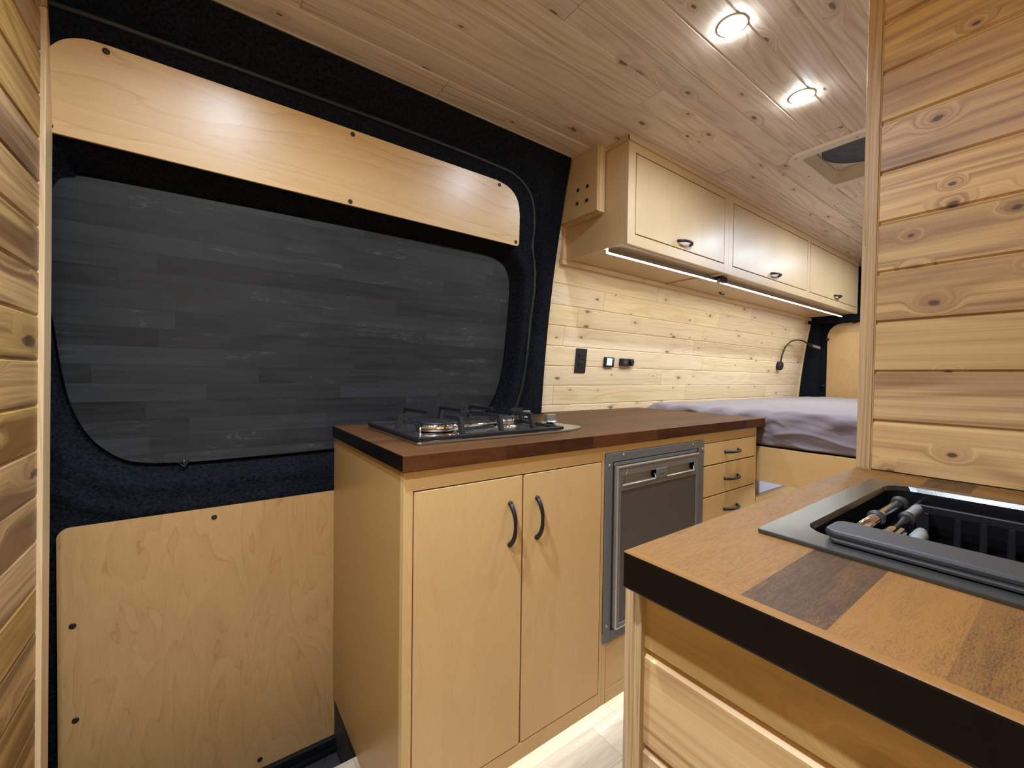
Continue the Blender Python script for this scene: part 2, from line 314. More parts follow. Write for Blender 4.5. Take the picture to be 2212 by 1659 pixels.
# ------------------------------------------------------------------ mesh builder
class MB:
    def __init__(s): s.v = []; s.f = []; s.uv = []; s.mi = []; s.sm = []
    def face(s, pts, uvs, mi=0, smooth=False):
        b = len(s.v); s.v += [tuple(p) for p in pts]; s.f.append(tuple(range(b, b + len(pts)))); s.uv.append([tuple(q) for q in uvs]); s.mi.append(mi); s.sm.append(smooth)
    def box(s, x0, x1, y0, y1, z0, z1, grain='x', off=None, mi=0):
        """UV u along grain; off=(0,0) keeps world coordinates so boards line up"""
        if off is None: off = (random.random()*5, random.random()*5)
        P = [(x0, y0, z0), (x1, y0, z0), (x1, y1, z0), (x0, y1, z0), (x0, y0, z1), (x1, y0, z1), (x1, y1, z1), (x0, y1, z1)]
        Q = {(0, 3, 2, 1): 2, (4, 5, 6, 7): 2, (0, 1, 5, 4): 1, (2, 3, 7, 6): 1, (1, 2, 6, 5): 0, (3, 0, 4, 7): 0}
        b = len(s.v); s.v += P
        gi = 'xyz'.index(grain)
        for f, n in Q.items():
            ax = [a for a in (0, 1, 2) if a != n]
            ua = gi if gi in ax else ax[0]; va = [a for a in ax if a != ua][0]
            s.f.append(tuple(b + k for k in f)); s.uv.append([(P[k][ua] + off[0], P[k][va] + off[1]) for k in f]); s.mi.append(mi); s.sm.append(False)
        return s
    def tube(s, pts, r, n=12, caps=True, mi=0, closed=False):
        pts = [Vector(p) for p in pts]; N = len(pts); rs = r if hasattr(r, '__len__') else [r]*N
        rings = []; up = None
        for i, p in enumerate(pts):
            if closed: t = (pts[(i+1) % N] - pts[i-1]).normalized()
            else: t = (pts[min(i+1, N-1)] - pts[max(i-1, 0)]).normalized()
            if up is None:
                up = Vector((0, 0, 1)) if abs(t.z) < 0.9 else Vector((1, 0, 0))
            a = (up - t*up.dot(t)).normalized(); c = t.cross(a); up = a
            rings.append([p + (a*math.cos(2*PI*k/n) + c*math.sin(2*PI*k/n))*rs[i] for k in range(n)])
        b = len(s.v)
        for g in rings: s.v += [tuple(q) for q in g]
        L = 0
        for i in range(N if closed else N-1):
            j = (i+1) % N
            for k in range(n):
                k2 = (k+1) % n
                s.f.append((b+i*n+k, b+i*n+k2, b+j*n+k2, b+j*n+k)); s.uv.append([(L, k*.01), (L, k*.01+.01), (L+.02, k*.01+.01), (L+.02, k*.01)]); s.mi.append(mi); s.sm.append(True)
            L += .02
        if caps and not closed:
            s.f.append(tuple(b+k for k in reversed(range(n)))); s.uv.append([(0, 0)]*n); s.mi.append(mi); s.sm.append(False)
            s.f.append(tuple(b+(N-1)*n+k for k in range(n))); s.uv.append([(0, 0)]*n); s.mi.append(mi); s.sm.append(False)
        return s
    def lathe(s, c, axis, prof, n=32, mi=0, smooth=True):
        """prof: (radius, height along axis)"""
        c = Vector(c); t = Vector(axis).normalized(); a = Vector((0, 0, 1)) if abs(t.z) < 0.9 else Vector((1, 0, 0))
        a = (a - t*a.dot(t)).normalized(); e = t.cross(a); b = len(s.v)
        for r, h in prof:
            for k in range(n):
                s.v.append(tuple(c + t*h + (a*math.cos(2*PI*k/n) + e*math.sin(2*PI*k/n))*r))
        for i in range(len(prof)-1):
            for k in range(n):
                k2 = (k+1) % n
                s.f.append((b+i*n+k, b+i*n+k2, b+(i+1)*n+k2, b+(i+1)*n+k)); s.uv.append([(0, 0)]*4); s.mi.append(mi); s.sm.append(smooth)
        s.f.append(tuple(b+k for k in reversed(range(n)))); s.uv.append([(0, 0)]*n); s.mi.append(mi); s.sm.append(False)
        s.f.append(tuple(b+(len(prof)-1)*n+k for k in range(n))); s.uv.append([(0, 0)]*n); s.mi.append(mi); s.sm.append(False)
        return s
    def build(s, name, mat, parent=None, bevel=0.0, seg=2, loc=None, autosmooth=False):
        me = bpy.data.meshes.new(name); me.from_pydata(s.v, [], s.f); 
        uvl = me.uv_layers.new(name='UVMap'); i = 0
        for p, uvs in zip(me.polygons, s.uv):
            for k, li in enumerate(p.loop_indices): uvl.data[li].uv = uvs[k]
        for p, mi, sm in zip(me.polygons, s.mi, s.sm): p.material_index = mi; p.use_smooth = sm
        for mm in (mat if isinstance(mat, (list, tuple)) else [mat]): me.materials.append(mm)
        me.update()
        o = bpy.data.objects.new(name, me); COL.objects.link(o)
        if parent is not None: o.parent = parent
        if loc is not None:   # put the origin there, keep geometry in place
            lv = Vector(loc); me.transform(Matrix.Translation(-lv)); o.location = lv
        if bevel > 0:
            bm = bmesh.new(); bm.from_mesh(me); bmesh.ops.remove_doubles(bm, verts=bm.verts, dist=1e-6); bm.to_mesh(me); bm.free()
            mod = o.modifiers.new('bevel', 'BEVEL'); mod.width = bevel; mod.segments = seg; mod.limit_method = 'ANGLE'; mod.angle_limit = math.radians(40); mod.harden_normals = False
        return o

def tag(o, label, cat, group=None, kind=None):
    o['label'] = label; o['category'] = cat
    if group: o['group'] = group
    if kind: o['kind'] = kind
    return o
def empty(name, loc, label, cat, group=None):
    o = bpy.data.objects.new(name, None); COL.objects.link(o); o.empty_display_size = 0.05
    o.location = (0, 0, 0); tag(o, label, cat, group); o['_base'] = 1
    BASES.append((o, Vector(loc))); return o
BASES = []
def struct(o, label=None, cat=None):
    o['kind'] = 'structure'
    if label: o['label'] = label
    if cat: o['category'] = cat
    return o
def part_label(o, text): o['label'] = text; return o

def grooved(pts_fn, s0, s1, origin, pitch, gw=0.0035, gd=0.003, step=None):
    """cross-section through a boarded surface: positions s with V grooves at origin+k*pitch. returns [(s, depth)]"""
    out = [(s0, 0.0)]
    k = math.ceil((s0 - origin)/pitch - 1e-6)
    while origin + k*pitch < s1 - 1e-6:
        g = origin + k*pitch
        if g > s0 + gw and g < s1 - gw:
            out += [(g - gw, 0.0), (g - gw*0.25, gd), (g + gw*0.25, gd), (g + gw, 0.0)]
            out.append((g + pitch*0.5, 0.0)) if g + pitch*0.5 < s1 else None
        k += 1
    out.append((s1, 0.0))
    return sorted(out)

def board_surface(mb, sec, a0, a1, fn):
    """sec [(s,depth)], fn(a,s,depth)->xyz; uv = (a, s)"""
    for (sa, da), (sb, db) in zip(sec[:-1], sec[1:]):
        mb.face([fn(a0, sa, da), fn(a1, sa, da), fn(a1, sb, db), fn(a0, sb, db)], [(a0, sa), (a1, sa), (a1, sb), (a0, sb)])

def smooth_poly(pts, closed=True, n=6):
    out = []; N = len(pts)
    rng = range(N) if closed else range(N-1)
    for i in rng:
        p0, p1, p2, p3 = [np.array(pts[(i+k) % N] if closed else pts[min(max(i+k, 0), N-1)], float) for k in (-1, 0, 1, 2)]
        for j in range(n):
            t = j/n
            out.append(tuple(0.5*((2*p1) + (-p0+p2)*t + (2*p0-5*p1+4*p2-p3)*t*t + (-p0+3*p1-3*p2+p3)*t**3)))
    if not closed: out.append(tuple(pts[-1]))
    return out
def rrect(x0, x1, z0, z1, r, n=8):
    r = r if hasattr(r, '__len__') else [r]*4     # BL BR TR TL
    out = []
    for (cx, cz, a0), q in zip(((x0, z0, PI), (x1, z0, 1.5*PI), (x1, z1, 0), (x0, z1, 0.5*PI)), r):
        sx = 1 if cx == x0 else -1; sz = 1 if cz == z0 else -1
        for k in range(n+1):
            a = a0 + 0.5*PI*k/n
            out.append((cx + sx*q + q*math.cos(a), cz + sz*q + q*math.sin(a)))
    return out
def curved_panel(name, poly, off, thick, mat, parent, grain='x', uvo=(0, 0), prof=wy, bevel=0.0):
    """outline in (x,z) wrapped on the wall profile, thickness towards the room"""
    bm = bmesh.new()
    vs_ = [bm.verts.new((x, 0, z)) for x, z in poly]; bm.faces.new(vs_)
    z0 = min(p[1] for p in poly); z1 = max(p[1] for p in poly)
    z = z0 + 0.04
    while z < z1 - 0.01:
        bmesh.ops.bisect_plane(bm, geom=bm.verts[:] + bm.edges[:] + bm.faces[:], plane_co=(0, 0, z), plane_no=(0, 0, 1)); z += 0.04
    bm.normal_update()
    g = bmesh.ops.extrude_face_region(bm, geom=bm.faces[:])
    for v in [e for e in g['geom'] if isinstance(e, bmesh.types.BMVert)]: v.co.y -= thick
    for v in bm.verts: v.co.y += prof(v.co.z) + off
    bmesh.ops.recalc_face_normals(bm, faces=bm.faces[:])
    uvl = bm.loops.layers.uv.new('UVMap')
    for f in bm.faces:
        for l in f.loops:
            c = l.vert.co; l[uvl].uv = (c.x + uvo[0], c.z + uvo[1]) if grain == 'x' else (c.z + uvo[0], c.x + uvo[1])
    me = bpy.data.meshes.new(name); bm.to_mesh(me); bm.free(); me.materials.append(mat)
    o = bpy.data.objects.new(name, me); COL.objects.link(o); o.parent = parent
    return o
def disc_screw(parent, x, z, off, r=0.0065, prof=wy):
    y = prof(z) + off; sl = (prof(z+.01) - prof(z-.01))/.02
    o = MB().lathe((x, y + 0.001, z), (0, -1, sl), [(r, 0), (r, 0.0025), (r*0.7, 0.0035), (r*0.3, 0.0028), (0.0005, 0.0028)], 16).build('screw', M['screw'], parent)
    return o

# ================================================================== SETTING
# floor
mb = MB()
mb.box(-0.62, 5.0, -0.36, 1.144, -0.03, 0.0, 'x', (0, 0))
mb.box(0.342, 5.0, 1.144, 1.52, -0.03, 0.0, 'x', (0, 0))
fl = struct(mb.build('floor', M['floor']), 'pale wood-look plank floor of the van', 'floor')
# step well by the sliding door
mb = MB(); mb.box(-0.62, 0.342, 1.13, 1.47, -0.19, -0.17, 'x'); mb.box(-0.62, 0.342, 1.125, 1.144, -0.19, -0.031, 'x'); mb.box(0.330, 0.342, 1.144, 1.47, -0.17, -0.001, 'y')
struct(mb.build('trim_1', M['step']), 'dark scuffed entry step well below the sliding door', 'step')
# ceiling with board grooves and an opening for the roof fan
FX0, FX1, FY0, FY1 = 1.958, 2.342, 0.325, 0.712
mb = MB()
def cf(a, s_, d): return (a, s_, CEIL + d)
board_surface(mb, grooved(None, -0.36, 1.40, 0.345, 0.0935), -0.62, FX0, cf)
board_surface(mb, grooved(None, -0.36, 1.40, 0.345, 0.0935), FX1, 4.6, cf)
board_surface(mb, grooved(None, -0.36, FY0, 0.345, 0.0935), FX0, FX1, cf)
board_surface(mb, grooved(None, FY1, 1.40, 0.345, 0.0935), FX0, FX1, cf)
struct(mb.build('ceiling', M['ceil']), 'knotty wood board ceiling of the van', 'ceiling')
# boarded side wall over the counter, follows the lean of the van
TX = 1.2154
mb = MB()
sec = grooved(None, 0.60, 1.956, 0.9059, 0.0925)
board_surface(mb, sec, TX + 0.016, 4.14, lambda a, s_, d: (a, wy(s_) + d, s_))
struct(mb.build('wall_left', M['wallp']), 'pale knotty pine board wall behind the counter and bed', 'wall')
def lean_strip(x0, x1, z0, z1, off, thick, name, mat):
    mb = MB(); n = 14
    zs = [z0 + (z1-z0)*k/n for k in range(n+1)]
    for a, b in zip(zs[:-1], zs[1:]):
        f = lambda x, z, d: (x, wy(z) + off - d, z)
        mb.face([f(x0, a, thick), f(x1, a, thick), f(x1, b, thick), f(x0, b, thick)], [(a, x0), (a, x1), (b, x1), (b, x0)])
        mb.face([f(x0, a, -0.03), f(x0, a, thick), f(x0, b, thick), f(x0, b, -0.03)], [(a, .2), (a, .25), (b, .25), (b, .2)])
        mb.face([f(x1, a, thick), f(x1, a, -0.03), f(x1, b, -0.03), f(x1, b, thick)], [(a, .3), (a, .35), (b, .35), (b, .3)])
    return mb.build(name, mat)
struct(lean_strip(TX, TX + 0.017, 0.80, 1.955, 0.0, 0.008, 'trim_2', M['trim']), 'thin wood edging where the boards meet the black door surround', 'trim')
struct(lean_strip(4.135, 4.16, 0.80, 1.60, 0.0, 0.010, 'trim_3', M['trim']), 'thin wood edging at the rear end of the boarded wall', 'trim')
# bulkhead wall on the left
mb = MB()
sec = grooved(None, 0.0, CEIL, 0.878, 0.0905, gw=0.0045, gd=0.004)
BX = -0.28
def bulk(a, s_, d): return (BX - d, min(a, 1.199 + 0.048*s_) if a > 1 else a, s_)
for (sa, da), (sb, db) in zip(sec[:-1], sec[1:]):
    ya, yb = 1.199 + 0.048*sa, 1.199 + 0.048*sb
    mb.face([(BX-da, ya, sa), (BX-da, -0.34, sa), (BX-db, -0.34, sb), (BX-db, yb, sb)], [(ya, sa), (-0.34, sa), (-0.34, sb), (yb, sb)])
struct(mb.build('wall_front', M['cedar_b']), 'cedar board bulkhead at the left edge', 'wall')
def slanted_post(x0, x1, ya, yb, k, z0, z1, name, mat):
    mb = MB(); P = []
    for z in (z0, z1): P += [(x0, ya + k*z, z), (x1, ya + k*z, z), (x1, yb + k*z, z), (x0, yb + k*z, z)]
    for f, uvs in (((0, 1, 5, 4), 0), ((1, 2, 6, 5), 1), ((2, 3, 7, 6), 2), ((3, 0, 4, 7), 3), ((4, 5, 6, 7), 4), ((3, 2, 1, 0), 5)):
        mb.face([P[i] for i in f], [(P[i][2], P[i][0] + P[i][1]*0.9 + uvs*.3) for i in f])
    return mb.build(name, mat, bevel=0.0015)
struct(slanted_post(BX - 0.035, BX + 0.008, 1.198, 1.2455, 0.0475, 0.0, 1.79, 'trim_4', M['trim']), 'pale vertical edge trim of the left bulkhead', 'trim')
struct(slanted_post(BX - 0.035, BX + 0.009, 1.196, 1.247, 0.0475, 1.79, 1.955, 'trim_5', M['cedar_b']), 'short darker block above the bulkhead edge trim', 'trim')
# right side wall and closing walls (mostly out of view)
mb = MB(); board_surface(mb, grooved(None, 0.0, CEIL, 0.9, 0.0925), -0.28, 4.6, lambda a, s_, d: (a, -0.34 - d, s_))
struct(mb.build('wall_right', M['wallp']))
# partition behind the sink counter
PX = 1.0075
mb = MB()
sec = grooved(None, 0.876, CEIL, 0.9645, 0.0919, gw=0.0050, gd=0.0045)
board_surface(mb, sec, -0.335, 0.236, lambda a, s_, d: (PX + d, a, s_))
mb.box(PX + 0.006, PX + 0.035, -0.335, 0.236, 0.0, CEIL, 'y')
struct(mb.build('wall_partition', M['cedar']), 'dark-knotted cedar board partition behind the sink', 'wall')
mb = MB(); mb.box(PX - 0.004, PX + 0.041, 0.2355, 0.2565, 0.8755, CEIL, 'z', (0.3, 0.11)); mb.box(PX - 0.0015, PX + 0.039, 0.2335, 0.2375, 0.8755, CEIL, 'z', (0.7, 0.2))
struct(mb.build('trim_6', M['post'], bevel=0.0012), 'wooden corner post at the end of the cedar partition', 'trim')

# sliding door surround: one felt-covered height field
WIN = [(-0.285, 1.470), (-0.255, 1.489), (-0.223, 1.497), (0.0, 1.502), (0.211, 1.506), (0.5, 1.510), (0.775, 1.513), (0.878, 1.512), (0.955, 1.493), (0.995, 1.447), (1.008, 1.373), (1.010, 1.22), (1.002, 1.064), (0.972, 0.95), (0.913, 0.872), (0.82, 0.822), (0.70, 0.802), (0.35, 0.790), (0.1, 0.787), (-0.059, 0.788), (-0.159, 0.800), (-0.212, 0.834), (-0.250, 0.885), (-0.276, 0.960), (-0.290, 1.050), (-0.300, 1.160), (-0.312, 1.266), (-0.312, 1.37)]
WINS = smooth_poly(WIN, True, 4)
GAS = [(-0.60, 1.80), (-0.273, 1.806), (-0.064, 1.812), (0.265, 1.815), (0.565, 1.815), (0.843, 1.812), (0.945, 1.800), (1.015, 1.762), (1.050, 1.700), (1.064, 1.62), (1.068, 1.554), (1.087, 1.500), (1.098, 1.43), (1.100, 1.367), (1.094, 1.178), (1.087, 1.026), (1.056, 0.903), (1.02, 0.84), (0.96, 0.78)]
GASS = smooth_poly(GAS, False, 5)
def seg_dist(X, Z, poly, closed=True):
    P = np.array(poly); Q = np.roll(P, -1, axis=0) if closed else P[1:]
    A = P if closed else P[:-1]; D = np.full(X.shape, 9.0); ins = np.zeros(X.shape, bool)
    for a, b in zip(A, Q):
        ab = b - a; L = (ab**2).sum() + 1e-12
        t = np.clip(((X - a[0])*ab[0] + (Z - a[1])*ab[1])/L, 0, 1)
        D = np.minimum(D, np.hypot(X - a[0] - t*ab[0], Z - a[1] - t*ab[1]))
        if closed:
            c_ = ((a[1] > Z) != (b[1] > Z)) & (X < (b[0] - a[0])*(Z - a[1])/(b[1] - a[1] + 1e-12) + a[0])
            ins ^= c_
    return D, ins
xs = np.arange(-0.62, TX + 0.012, 0.008); zs_ = np.arange(-0.17, 1.958, 0.008)
X, Z = np.meshgrid(xs, zs_)
dw, inw = seg_dist(X, Z, WINS); sd = np.where(inw, -dw, dw)
dg, ing = seg_dist(X, Z, [(-0.62, -0.3)] + GASS[:] + [(0.96, -0.3)]); dgl, _ = seg_dist(X, Z, GASS, False)
sm = lambda t: np.clip(t, 0, 1)**2*(3 - 2*np.clip(t, 0, 1))
T = np.maximum(0, Z - 0.8752)
Yb = 1.4764 - 0.0693*T - 0.0819*T*T
off = np.where(ing, -0.050, -0.022)
sgn = np.where(ing, -dgl, dgl)
off = -0.050 + 0.036*sm((sgn + 0.004)/0.022) - 0.012*sm((sgn - 0.03)/0.05)
off = off + 0.062*sm((0.052 - sd)/0.048)            # window recess ledge
ridge = np.exp(-((sd - 0.115)/0.016)**2)*0.010*sm((0.35 - X)/0.2)*sm((0.95 - Z)/0.3)
off = off - ridge
Y = Yb + off + 0.001*np.sin(X*9)*np.cos(Z*7)
nz, nx = X.shape
me = bpy.data.meshes.new('door_1')
me.from_pydata([(float(a), float(b), float(c)) for a, b, c in zip(X.ravel(), Y.ravel(), Z.ravel())], [], [(i*nx+j, i*nx+j+1, (i+1)*nx+j+1, (i+1)*nx+j) for i in range(nz-1) for j in range(nx-1)])
me.polygons.foreach_set('use_smooth', [True]*len(me.polygons)); me.materials.append(M['felt']); me.update()
door = bpy.data.objects.new('door_1', me); COL.objects.link(door)
struct(door, 'black felt-lined sliding side door with window recess and plywood panels', 'door')
# rubber seal round the door
def dy(x, z):   # surface height by lookup
    j = min(max(int(round((x - xs[0])/0.008)), 0), nx-1); i = min(max(int(round((z - zs_[0])/0.008)), 0), nz-1); return float(Y[i, j])
pts = [[x, dy(x, z) - 0.0035, z] for x, z in smooth_poly(GAS, False, 12)]
for _ in range(12):
    ys = [p[1] for p in pts]
    for k in range(1, len(pts)-1): pts[k][1] = (ys[k-1] + ys[k] + ys[k+1])/3
MB().tube(pts, 0.0062, 12).build('door_seal', M['rubber'], door)
part_label(curved_panel('window_cover', WINS, 0.0065, 0.010, M['slate'], door, 'x'), 'dark grey slate plank board filling the door window')
UP = [(-0.292, 1.562)] + smooth_poly([(-0.292, 1.65), (-0.289, 1.680), (-0.276, 1.712), (-0.252, 1.740), (-0.218, 1.755), (-0.175, 1.758)], False, 5) + [(0.264, 1.759)] + smooth_poly([(0.86, 1.758), (0.905, 1.751), (0.940, 1.735), (0.963, 1.708), (0.974, 1.672), (0.978, 1.63)], False, 5) + [(0.982, 1.565), (0.979, 1.557), (0.970, 1.554), (-0.283, 1.556)]
upf = lambda z: 1.308 - 0.1*(z - 1.656)
UP = [(x, 1.656 + (z - 1.656)*1.055) for x, z in UP]
pu = part_label(curved_panel('upper_panel', UP, 0.007, 0.007, M['ply_up'], door, 'x', prof=upf), 'golden plywood panel above the window')
for x, z in [(-0.185, 1.745), (-0.277, 1.568), (0.346, 1.747), (0.345, 1.565), (0.873, 1.745), (0.966, 1.567)]: disc_screw(pu, x, 1.656 + (z - 1.656)*1.055, 0.0, prof=upf)
LO = rrect(-0.290, 0.60, -0.133, 0.664, [0.01, 0.01, 0.002, 0.022])
flat = lambda z: 1.419
pl_ = part_label(curved_panel('lower_panel', LO, 0.0, 0.007, M['ply_low'], door, 'z', prof=flat), 'plywood panel below the window with map-like grain')
for x, z in [(0.012, 0.638), (-0.264, 0.428), (-0.260, 0.197), (0.122, -0.104)]: disc_screw(pl_, x, z, -0.007, prof=flat)
MB().tube([(-0.07, wy(.785) - .012, 0.790), (-0.055, wy(.785) - .020, 0.778), (-0.045, wy(.785) - .010, 0.794)], 0.0022, 6).tube([(-0.056, wy(.785)-.016, 0.770), (-0.056, wy(.785)-.016, 0.800)], 0.003, 6).build('cover_latch', M['plastic'], door)
MB().box(-0.60, 0.34, 1.398, 1.424, -0.165, -0.135, 'x').tube([(-0.6, 1.385, -0.158), (0.33, 1.385, -0.158)], 0.007, 8).build('lower_track', M['rubber'], door)

# rear doors
mb = MB(); mb.box(4.21, 4.24, -0.36, 1.6, 0.0, 1.96); mb.box(4.145, 4.22, 1.33, 1.56, 0.0, 1.70, 'z'); mb.box(4.10, 4.24, -0.36, 1.55, 1.515, 1.62)
rd = struct(mb.build('door_2', M['felt'], bevel=0.004), 'black felt-lined rear door frame behind the bed', 'door')
po = rrect(0.60, 1.287, 0.55, 1.512, [0.02, 0.02, 0.11, 0.02], 10)
mb = MB(); n_ = len(po)
mb.face([(4.203, y, z) for y, z in po][::-1], [(z, y) for y, z in po][::-1]); mb.face([(4.211, y, z) for y, z in po], [(z, y) for y, z in po])
for i in range(n_):
    a, b = po[i], po[(i+1) % n_]; mb.face([(4.203, a[0], a[1]), (4.203, b[0], b[1]), (4.211, b[0], b[1]), (4.211, a[0], a[1])], [(a[1], a[0])]*4)
part_label(mb.build('rear_panel', M['ply_low'], rd), 'plywood panel set in the rear door')
po = rrect(-0.10, 0.585, 0.55, 1.512, [0.02, 0.02, 0.02, 0.11], 10)
mb = MB(); n_ = len(po)
mb.face([(4.203, y, z) for y, z in po][::-1], [(z, y) for y, z in po][::-1]); mb.face([(4.211, y, z) for y, z in po], [(z, y) for y, z in po])
mb.build('rear_panel', M['ply_low'], rd)
for y, z in [(1.284, 1.385), (1.307, 0.996), (1.105, 1.512)]: MB().box(4.192, 4.206, y-.010, y+.012, z-.010, z+.010).build('panel_clip', M['plastic'], rd, bevel=0.002)

# ================================================================== LOWER CABINETS
CF = 0.82; CT = 0.8392
def handle(parent, c, axis, L, out, n=14, w=0.0055, vec=(0, -1, 0)):
    """bow pull: ends flatten onto the face"""
    c = Vector(c); a = Vector(axis); o = Vector(vec); pts = []; rs = []
    for k in range(n+1):
        t = -1 + 2*k/n; h = out*(1 - abs(t)**2.6)
        pts.append(c + a*(t*L/2) + o*(h + 0.002)); rs.append(w*(1.15 - 0.35*(1-abs(t))) if abs(t) < 0.95 else w*1.0)
    mb = MB().tube(pts, rs, 10)
    for sgn_ in (-1, 1): mb.lathe(c + a*(sgn_*L/2*0.97), o, [(w*1.15, -0.0005), (w*1.15, 0.004), (w*0.9, 0.007)], 12)
    return mb.build('handle', M['black'], parent)
def slab(parent, name, x0, x1, z0, z1, y0, y1, mat, grain='z', g=0.0016, off=None):
    return MB().box(x0+g, x1-g, y0, y1, z0+g, z1-g, grain, off).build(name, mat, parent, bevel=0.0008, seg=1)

cab = empty('base_cabinet', (0.6, 1.1, 0), 'two-door birch plywood base cabinet under the gas stove', 'cabinet')
mb = MB(); mb.box(0.324, 0.343, 0.838, 1.408, 0.0, CT, 'z')
part_label(mb.build('side_panel', M['ply_side'], cab, bevel=0.0008, seg=1), 'plain end panel facing the door')
mb = MB(); mb.box(0.324, 0.3446, CF, 0.838, 0.0, CT, 'z'); mb.box(0.9238, 0.9345, CF, 0.838, 0.07, CT, 'z'); mb.box(0.3446, 0.9238, CF, 0.838, 0.7965, CT, 'x'); mb.box(0.3446, 0.9238, CF, 0.838, 0.07, 0.1114, 'x')
mb.build('face_frame', M['ply'], cab, bevel=0.0006, seg=1)
mb = MB(); mb.box(0.343, 0.9345, 0.85, 1.40, 0.072, 0.088); mb.box(0.343, 0.9345, 1.39, 1.405, 0.09, 0.83); mb.box(0.920, 0.9345, 0.85, 1.39, 0.09, 0.83); mb.box(0.3446, 0.922, 0.8395, 0.842, 0.09, 0.82)
mb.build('shaded_carcass', M['shade_in'], cab)  # its front sheet paints the shade seen between the doors
MB().box(0.343, 0.934, 0.905, 0.917, 0.0, 0.072).build('toe_kick', M['ply_side'], cab)
for x0, x1, hx in ((0.3446, 0.6350, 0.5945), (0.6350, 0.9238, 0.6795)):
    d = slab(cab, 'door', x0, x1, 0.1114, 0.7965, CF - 0.0005, 0.8385, M['ply'], 'z', g=0.0030, off=(0.0, 0.0))
    handle(d, (hx, CF - 0.0005, 0.679), (0, 0, 1), 0.104, 0.022)

hs_ = empty('fridge_housing', (1.2, 1.1, 0), 'birch plywood housing around the small refrigerator', 'cabinet')
mb = MB(); mb.box(0.9350, 1.4640, CF, 0.838, 0.8165, CT, 'x'); mb.build('top_rail', M['ply'], hs_, bevel=0.0006, seg=1)
mb = MB(); mb.box(0.9350, 0.9530, CF, 0.838, 0.07, 0.282, 'z'); mb.box(0.9530, 1.4640, CF, 0.838, 0.07, 0.109, 'x'); mb.box(0.9530, 1.4640, CF, 0.838, 0.248, 0.282, 'x'); mb.box(1.445, 1.464, CF, 0.838, 0.109, 0.248, 'z')
mb.build('lower_frame', M['ply'], hs_, bevel=0.0006, seg=1)
slab(hs_, 'access_panel', 0.953, 1.445, 0.109, 0.248, CF + 0.0005, 0.838, M['ply'], 'x', g=0.0010)
MB().box(0.935, 1.464, 0.905, 0.917, 0.0, 0.072).build('toe_kick', M['ply_side'], hs_)
MB().box(0.936, 1.463, 0.84, 1.40, 0.072, 0.084).build('shaded_carcass', M['shade_in'], hs_)

dr = empty('drawer_cabinet', (1.67, 1.1, 0), 'birch plywood drawer cabinet between the refrigerator and the bed', 'cabinet')
mb = MB(); mb.box(1.4645, 1.4700, CF, 0.838, 0.07, CT, 'z'); mb.box(1.8735, 1.8850, CF, 0.838, 0.0, CT, 'z'); mb.box(1.4700, 1.8735, CF, 0.838, 0.8015, CT, 'x'); mb.box(1.4700, 1.8735, CF, 0.838, 0.07, 0.10, 'x')
mb.build('face_frame', M['ply'], dr, bevel=0.0006, seg=1)
mb = MB(); mb.box(1.866, 1.885, 0.838, 1.44, 0.0, CT, 'z'); mb.build('side_panel', M['ply_side'], dr)
MB().box(1.465, 1.866, 0.905, 0.917, 0.0, 0.072).build('toe_kick', M['ply_side'], dr)
mb = MB(); mb.box(1.465, 1.865, 0.8395, 1.40, 0.10, 0.82); mb.build('shaded_carcass', M['shade_in'], dr)  # black block paints the shade in the drawer gaps
for z0, z1, hz in ((0.7155, 0.8015, 0.757), (0.598, 0.7155, 0.653), (0.36, 0.598, 0.534), (0.10, 0.36, 0.285)):
    d = slab(dr, 'drawer_front', 1.4700, 1.8735, z0, z1, CF - 0.0005, 0.8385, M['ply'], 'x', g=0.0026)
    handle(d, (1.675, CF - 0.0005, hz), (1, 0, 0), 0.104, 0.022)

# countertop with the stove
CTZ0, CTZ1 = 0.8394, 0.8752
def worktop(name, poly, z0, z1, mats, label, cat, sideidx):
    mb = MB(); n = len(poly)
    mb.face([(x, y, z1) for x, y in poly], [(x, y) for x, y in poly], 0)
    mb.face([(x, y, z0) for x, y in poly][::-1], [(x, y) for x, y in poly][::-1], 2)
    for i in range(n):
        a, b = poly[i], poly[(i+1) % n]; k = sideidx[i]
        uv = lambda p: (p[0] + p[1]*0.37, )
        mb.face([(a[0], a[1], z0), (b[0], b[1], z0), (b[0], b[1], z1), (a[0], a[1], z1)], [(uv(a)[0], z0), (uv(b)[0], z0), (uv(b)[0], z1), (uv(a)[0], z1)], k)
    o = mb.build(name, mats, bevel=0.0022, seg=3); tag(o, label, cat); return o
ct = worktop('countertop', [(0.3180, 0.810), (1.940, 0.810), (1.940, 1.473), (1.2154, 1.473), (1.2154, 1.4085), (0.3180, 1.4085)], CTZ0, CTZ1, [M['block_l'], M['block_edge'], M['block_end']],
    'long dark-stained butcher block worktop carrying the gas stove', 'countertop', [1, 2, 2, 2, 1, 2])

# ------------------------------------------------------------------ refrigerator
fr = empty('refrigerator', (1.2, 1.1, 0.26), 'small grey built-in refrigerator between the cupboard doors and drawers', 'refrigerator')
def frame4(mb, x0, x1, z0, z1, ix0, ix1, iz0, iz1, y0, y1):
    mb.box(x0, ix0, y0, y1, z0, z1); mb.box(ix1, x1, y0, y1, z0, z1); mb.box(ix0, ix1, y0, y1, iz1, z1); mb.box(ix0, ix1, y0, y1, z0, iz0); return mb
frame4(MB(), 0.9345, 1.4625, 0.256, 0.8160, 0.9640, 1.4270, 0.285, 0.7905, 0.8145, 0.8195).build('flange', M['fr_frame'], fr, bevel=0.0012)
for x, z in [(1.012, 0.807), (1.391, 0.806), (0.948, 0.781), (1.454, 0.784), (0.948, 0.306), (1.454, 0.306)]: MB().lathe((x, 0.815, z), (0, -1, 0), [(0.0048, 0), (0.0044, 0.0018), (0.002, 0.0028), (0.0005, 0.0028)], 14).build('screw', M['steel'], fr)
